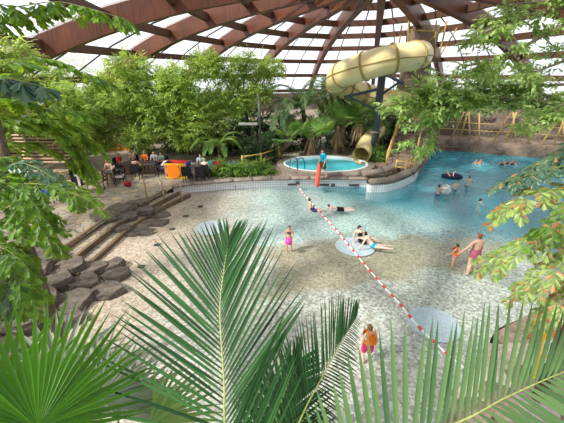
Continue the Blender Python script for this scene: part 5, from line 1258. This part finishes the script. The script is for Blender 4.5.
# fishtail palms left and right
def fish_frond(parent, off, pts, nsec, ll, L, W, mat, seed, up=None, r0=.010, sub=12, rust=0.0, droop=.35):
    rng = np.random.default_rng(seed); path = catmull([p-off for p in pts], 6); P = np.array([p[:] for p in path])
    seg = np.linalg.norm(np.diff(P, axis=0), axis=1); Ls = np.concatenate([[0], np.cumsum(seg)]); O = []; DD = []; UU = []; st = MB()
    st.tube(path, [r0*(1-.7*i/len(path)) for i in range(len(path))], 6)
    for i in range(nsec):
        s = .15+.85*i/(nsec-1); j = min(max(np.searchsorted(Ls/Ls[-1], s), 1), len(P)-1); p = P[j]; tg = norm(P[j]-P[j-1]); upv = np.array(up or (0, 0, 1.))
        sd = norm(np.cross(tg, upv)); nr = np.cross(sd, tg)
        for sg in ((1, -1) if i < nsec-1 else (0,)):
            a = 1.05-.5*s; d = norm(tg*math.cos(a)+sd*sg*math.sin(a)+nr*.1+rng.normal(0, .14, 3)) if sg else tg
            ln_ = ll*(1-.5*s)*rng.uniform(.8, 1.15); q_ = [p+d*ln_*u-np.array([0, 0, 1.])*droop*ln_*u*u for u in np.linspace(0, 1, sub//2+1)]
            st.tube([tuple(z) for z in q_], [r0*.35]*len(q_), 4)
            for k in range(1, len(q_)):
                td = norm(q_[k]-q_[k-1]); sd2 = norm(np.cross(td, nr))
                for s2 in (1, -1):
                    O.append(q_[k]*.7+q_[k-1]*.3 if s2 > 0 else q_[k]); DD.append(td*.75+sd2*s2*.75+np.array([0, 0, -.35])+rng.normal(0, .15, 3)); UU.append(nr+rng.normal(0, .25, 3))
            O.append(q_[-1]); DD.append(td+np.array([0, 0, -.3])); UU.append(nr)
    O, DD, UU = map(np.array, (O, DD, UU)); k = rng.uniform(.75, 1.25, len(O)); sel = rng.random(len(O)) < rust
    f = leaves('frond', O, DD, UU, L*k, W*k, WEDGE, mat, parent)
    if sel.any():                                                       # some leaflets have withered
        f.data.materials.append(M['lf_rust']); f.data.polygons.foreach_set('material_index', np.repeat(sel.astype(np.int32), len(WEDGE[1])))
    st.build('leaf_stalk', M['stalk'], f, smooth=True)
    return f
pc = Q(-28, 235, 5.2); t_off = Vector((pc.x, pc.y, .4))
t = thing('fishtail_palm', 'fishtail palm with sunlit drooping leaflets at the left edge before the terrace', 'palm', t_off)
MB().tube([(-1.6, 0, -.3), (-1.2, 0, 2), pc-t_off, Q(-25, 90, 5.4)-t_off], [.10, .09, .08, .05], 9).build('trunk', M['trunk'], t, smooth=True)
for i, (pts, ns, ll, L, W, mt) in enumerate((
        (q((-28, 235, 5.2), (10, 190, 5.0), (48, 185, 4.9), (84, 198, 4.8)), 10, .62, .12, .09, 'lf_fish'),
        (q((-28, 245, 5.2), (0, 220, 5.0), (28, 222, 4.9), (52, 240, 4.8)), 9, .55, .12, .09, 'lf_fish'),
        (q((-28, 260, 5.0), (-8, 262, 4.8), (14, 272, 4.7), (30, 296, 4.6)), 8, .45, .12, .09, 'lf_fish'),
        (q((-28, 200, 5.3), (10, 165, 5.2), (36, 168, 5.1), (58, 182, 5.0)), 8, .40, .11, .085, 'lf_fish_d'),
        (q((-28, 180, 5.3), (-5, 160, 5.2), (10, 170, 5.1), (25, 190, 5.0)), 7, .45, .11, .085, 'lf_fish'),
        (q((-28, 225, 5.2), (-5, 205, 5.0), (18, 205, 4.9), (40, 216, 4.8)), 9, .5, .12, .09, 'lf_fish'),
        (q((-28, 215, 5.1), (-10, 182, 4.9), (8, 185, 4.8), (30, 200, 4.7)), 8, .45, .12, .09, 'lf_fish'),
        (q((-28, 270, 5.0), (-12, 245, 4.9), (4, 248, 4.8), (22, 262, 4.7)), 8, .4, .12, .09, 'lf_fish'),
        (q((-28, 285, 5.0), (-15, 275, 4.8), (-2, 282, 4.7), (14, 300, 4.6)), 8, .4, .12, .09, 'lf_fish_d'),
        (q((-28, 120, 5.4), (30, 124, 6.4), (66, 140, 7.0), (90, 172, 7.3)), 11, .62, .16, .12, 'lf_fish'),
        (q((-28, 130, 5.4), (20, 120, 6.2), (50, 128, 6.6), (76, 150, 6.9)), 10, .5, .16, .12, 'lf_fish'),
        (q((-28, 150, 5.4), (10, 142, 6.2), (45, 148, 6.8), (72, 165, 7.2)), 9, .5, .15, .11, 'lf_fish'),
        (q((-28, 110, 5.4), (20, 118, 6.4), (60, 122, 7.2), (92, 142, 7.6)), 11, .62, .20, .15, 'lf_fish'),
        (q((-28, 100, 5.4), (10, 100, 6.2), (45, 108, 6.6), (88, 112, 7.0)), 10, .50, .16, .12, 'lf_fish'),
        (q((-28, 90, 5.4), (10, 62, 6.0), (50, 60, 6.6), (108, 82, 7.0)), 11, .55, .18, .12, 'lf_fish'))):
    fish_frond(t, t_off, pts, ns, ll, L, W, M[mt], 80+i)
# overhanging sprays at the top left
pc = Q(-40, -10, 4.6); t_off = Vector((pc.x-.3, pc.y, .4))
t = thing('fishtail_palm', 'tall fishtail palm hanging bright leaflets into the upper left corner', 'palm', t_off)
MB().tube([(0, 0, -.3), (0, 0, 3), pc-t_off], [.10, .09, .07], 9).build('trunk', M['trunk'], t, smooth=True)
for i, (pts, ns, ll, L, W, mt) in enumerate((
        (q((-40, -10, 4.6), (10, 6, 4.6), (60, 2, 4.6), (122, 18, 4.6)), 10, .26, .15, .11, 'lf_fish'),
        (q((-40, 0, 4.6), (-10, 18, 4.6), (20, 16, 4.6), (55, 6, 4.6)), 7, .20, .14, .10, 'lf_fish'),
        (q((-40, 60, 3.4), (-10, 78, 3.3), (12, 79, 3.2), (40, 86, 3.1)), 5, .12, .15, .09, 'lf_fish_d'))):
    fish_frond(t, t_off, pts, ns, ll, L, W, M[mt], 100+i, sub=10, droop=.5)
pc = Q(612, 230, 4.9); t_off = Vector((pc.x, pc.y, .4))
t = thing('fishtail_palm', 'fishtail palm with pale and withered leaflets at the right edge', 'palm', t_off)
MB().tube([(0, 0, -.3), (0, 0, 2), pc-t_off, Q(612, 120, 5)-t_off], [.10, .09, .08, .05], 9).build('trunk', M['trunk'], t, smooth=True)
for i, (pts, ns, ll, L, W, mt, ru) in enumerate((
        (q((612, 230, 4.9), (570, 225, 4.9), (530, 242, 4.8), (492, 262, 4.8)), 10, .50, .13, .085, 'lf_scheff', .12),
        (q((612, 200, 4.9), (575, 190, 5.0), (540, 192, 5.0), (502, 214, 5.0)), 9, .40, .15, .10, 'lf_scheff', .18),
        (q((612, 170, 5.0), (575, 165, 5.1), (540, 172, 5.2), (505, 182, 5.2)), 9, .38, .13, .085, 'lf_fish_d', .06),
        (q((612, 260, 4.8), (585, 255, 4.7), (555, 270, 4.6), (522, 290, 4.6)), 8, .40, .13, .085, 'lf_scheff', .15),
        (q((612, 290, 4.8), (590, 285, 4.7), (570, 296, 4.6), (545, 318, 4.6)), 7, .38, .13, .085, 'lf_scheff', .2),
        (q((612, 150, 5.0), (580, 145, 5.2), (560, 155, 5.3), (535, 168, 5.3)), 8, .4, .13, .085, 'lf_fish_d', .05),
        (q((612, 215, 4.9), (590, 205, 4.7), (570, 215, 4.6), (545, 232, 4.6)), 8, .40, .13, .085, 'lf_fish', .1))):
    fish_frond(t, t_off, pts, ns, ll, L*.8, W*.74, M[mt], 120+i, rust=ru, sub=16)
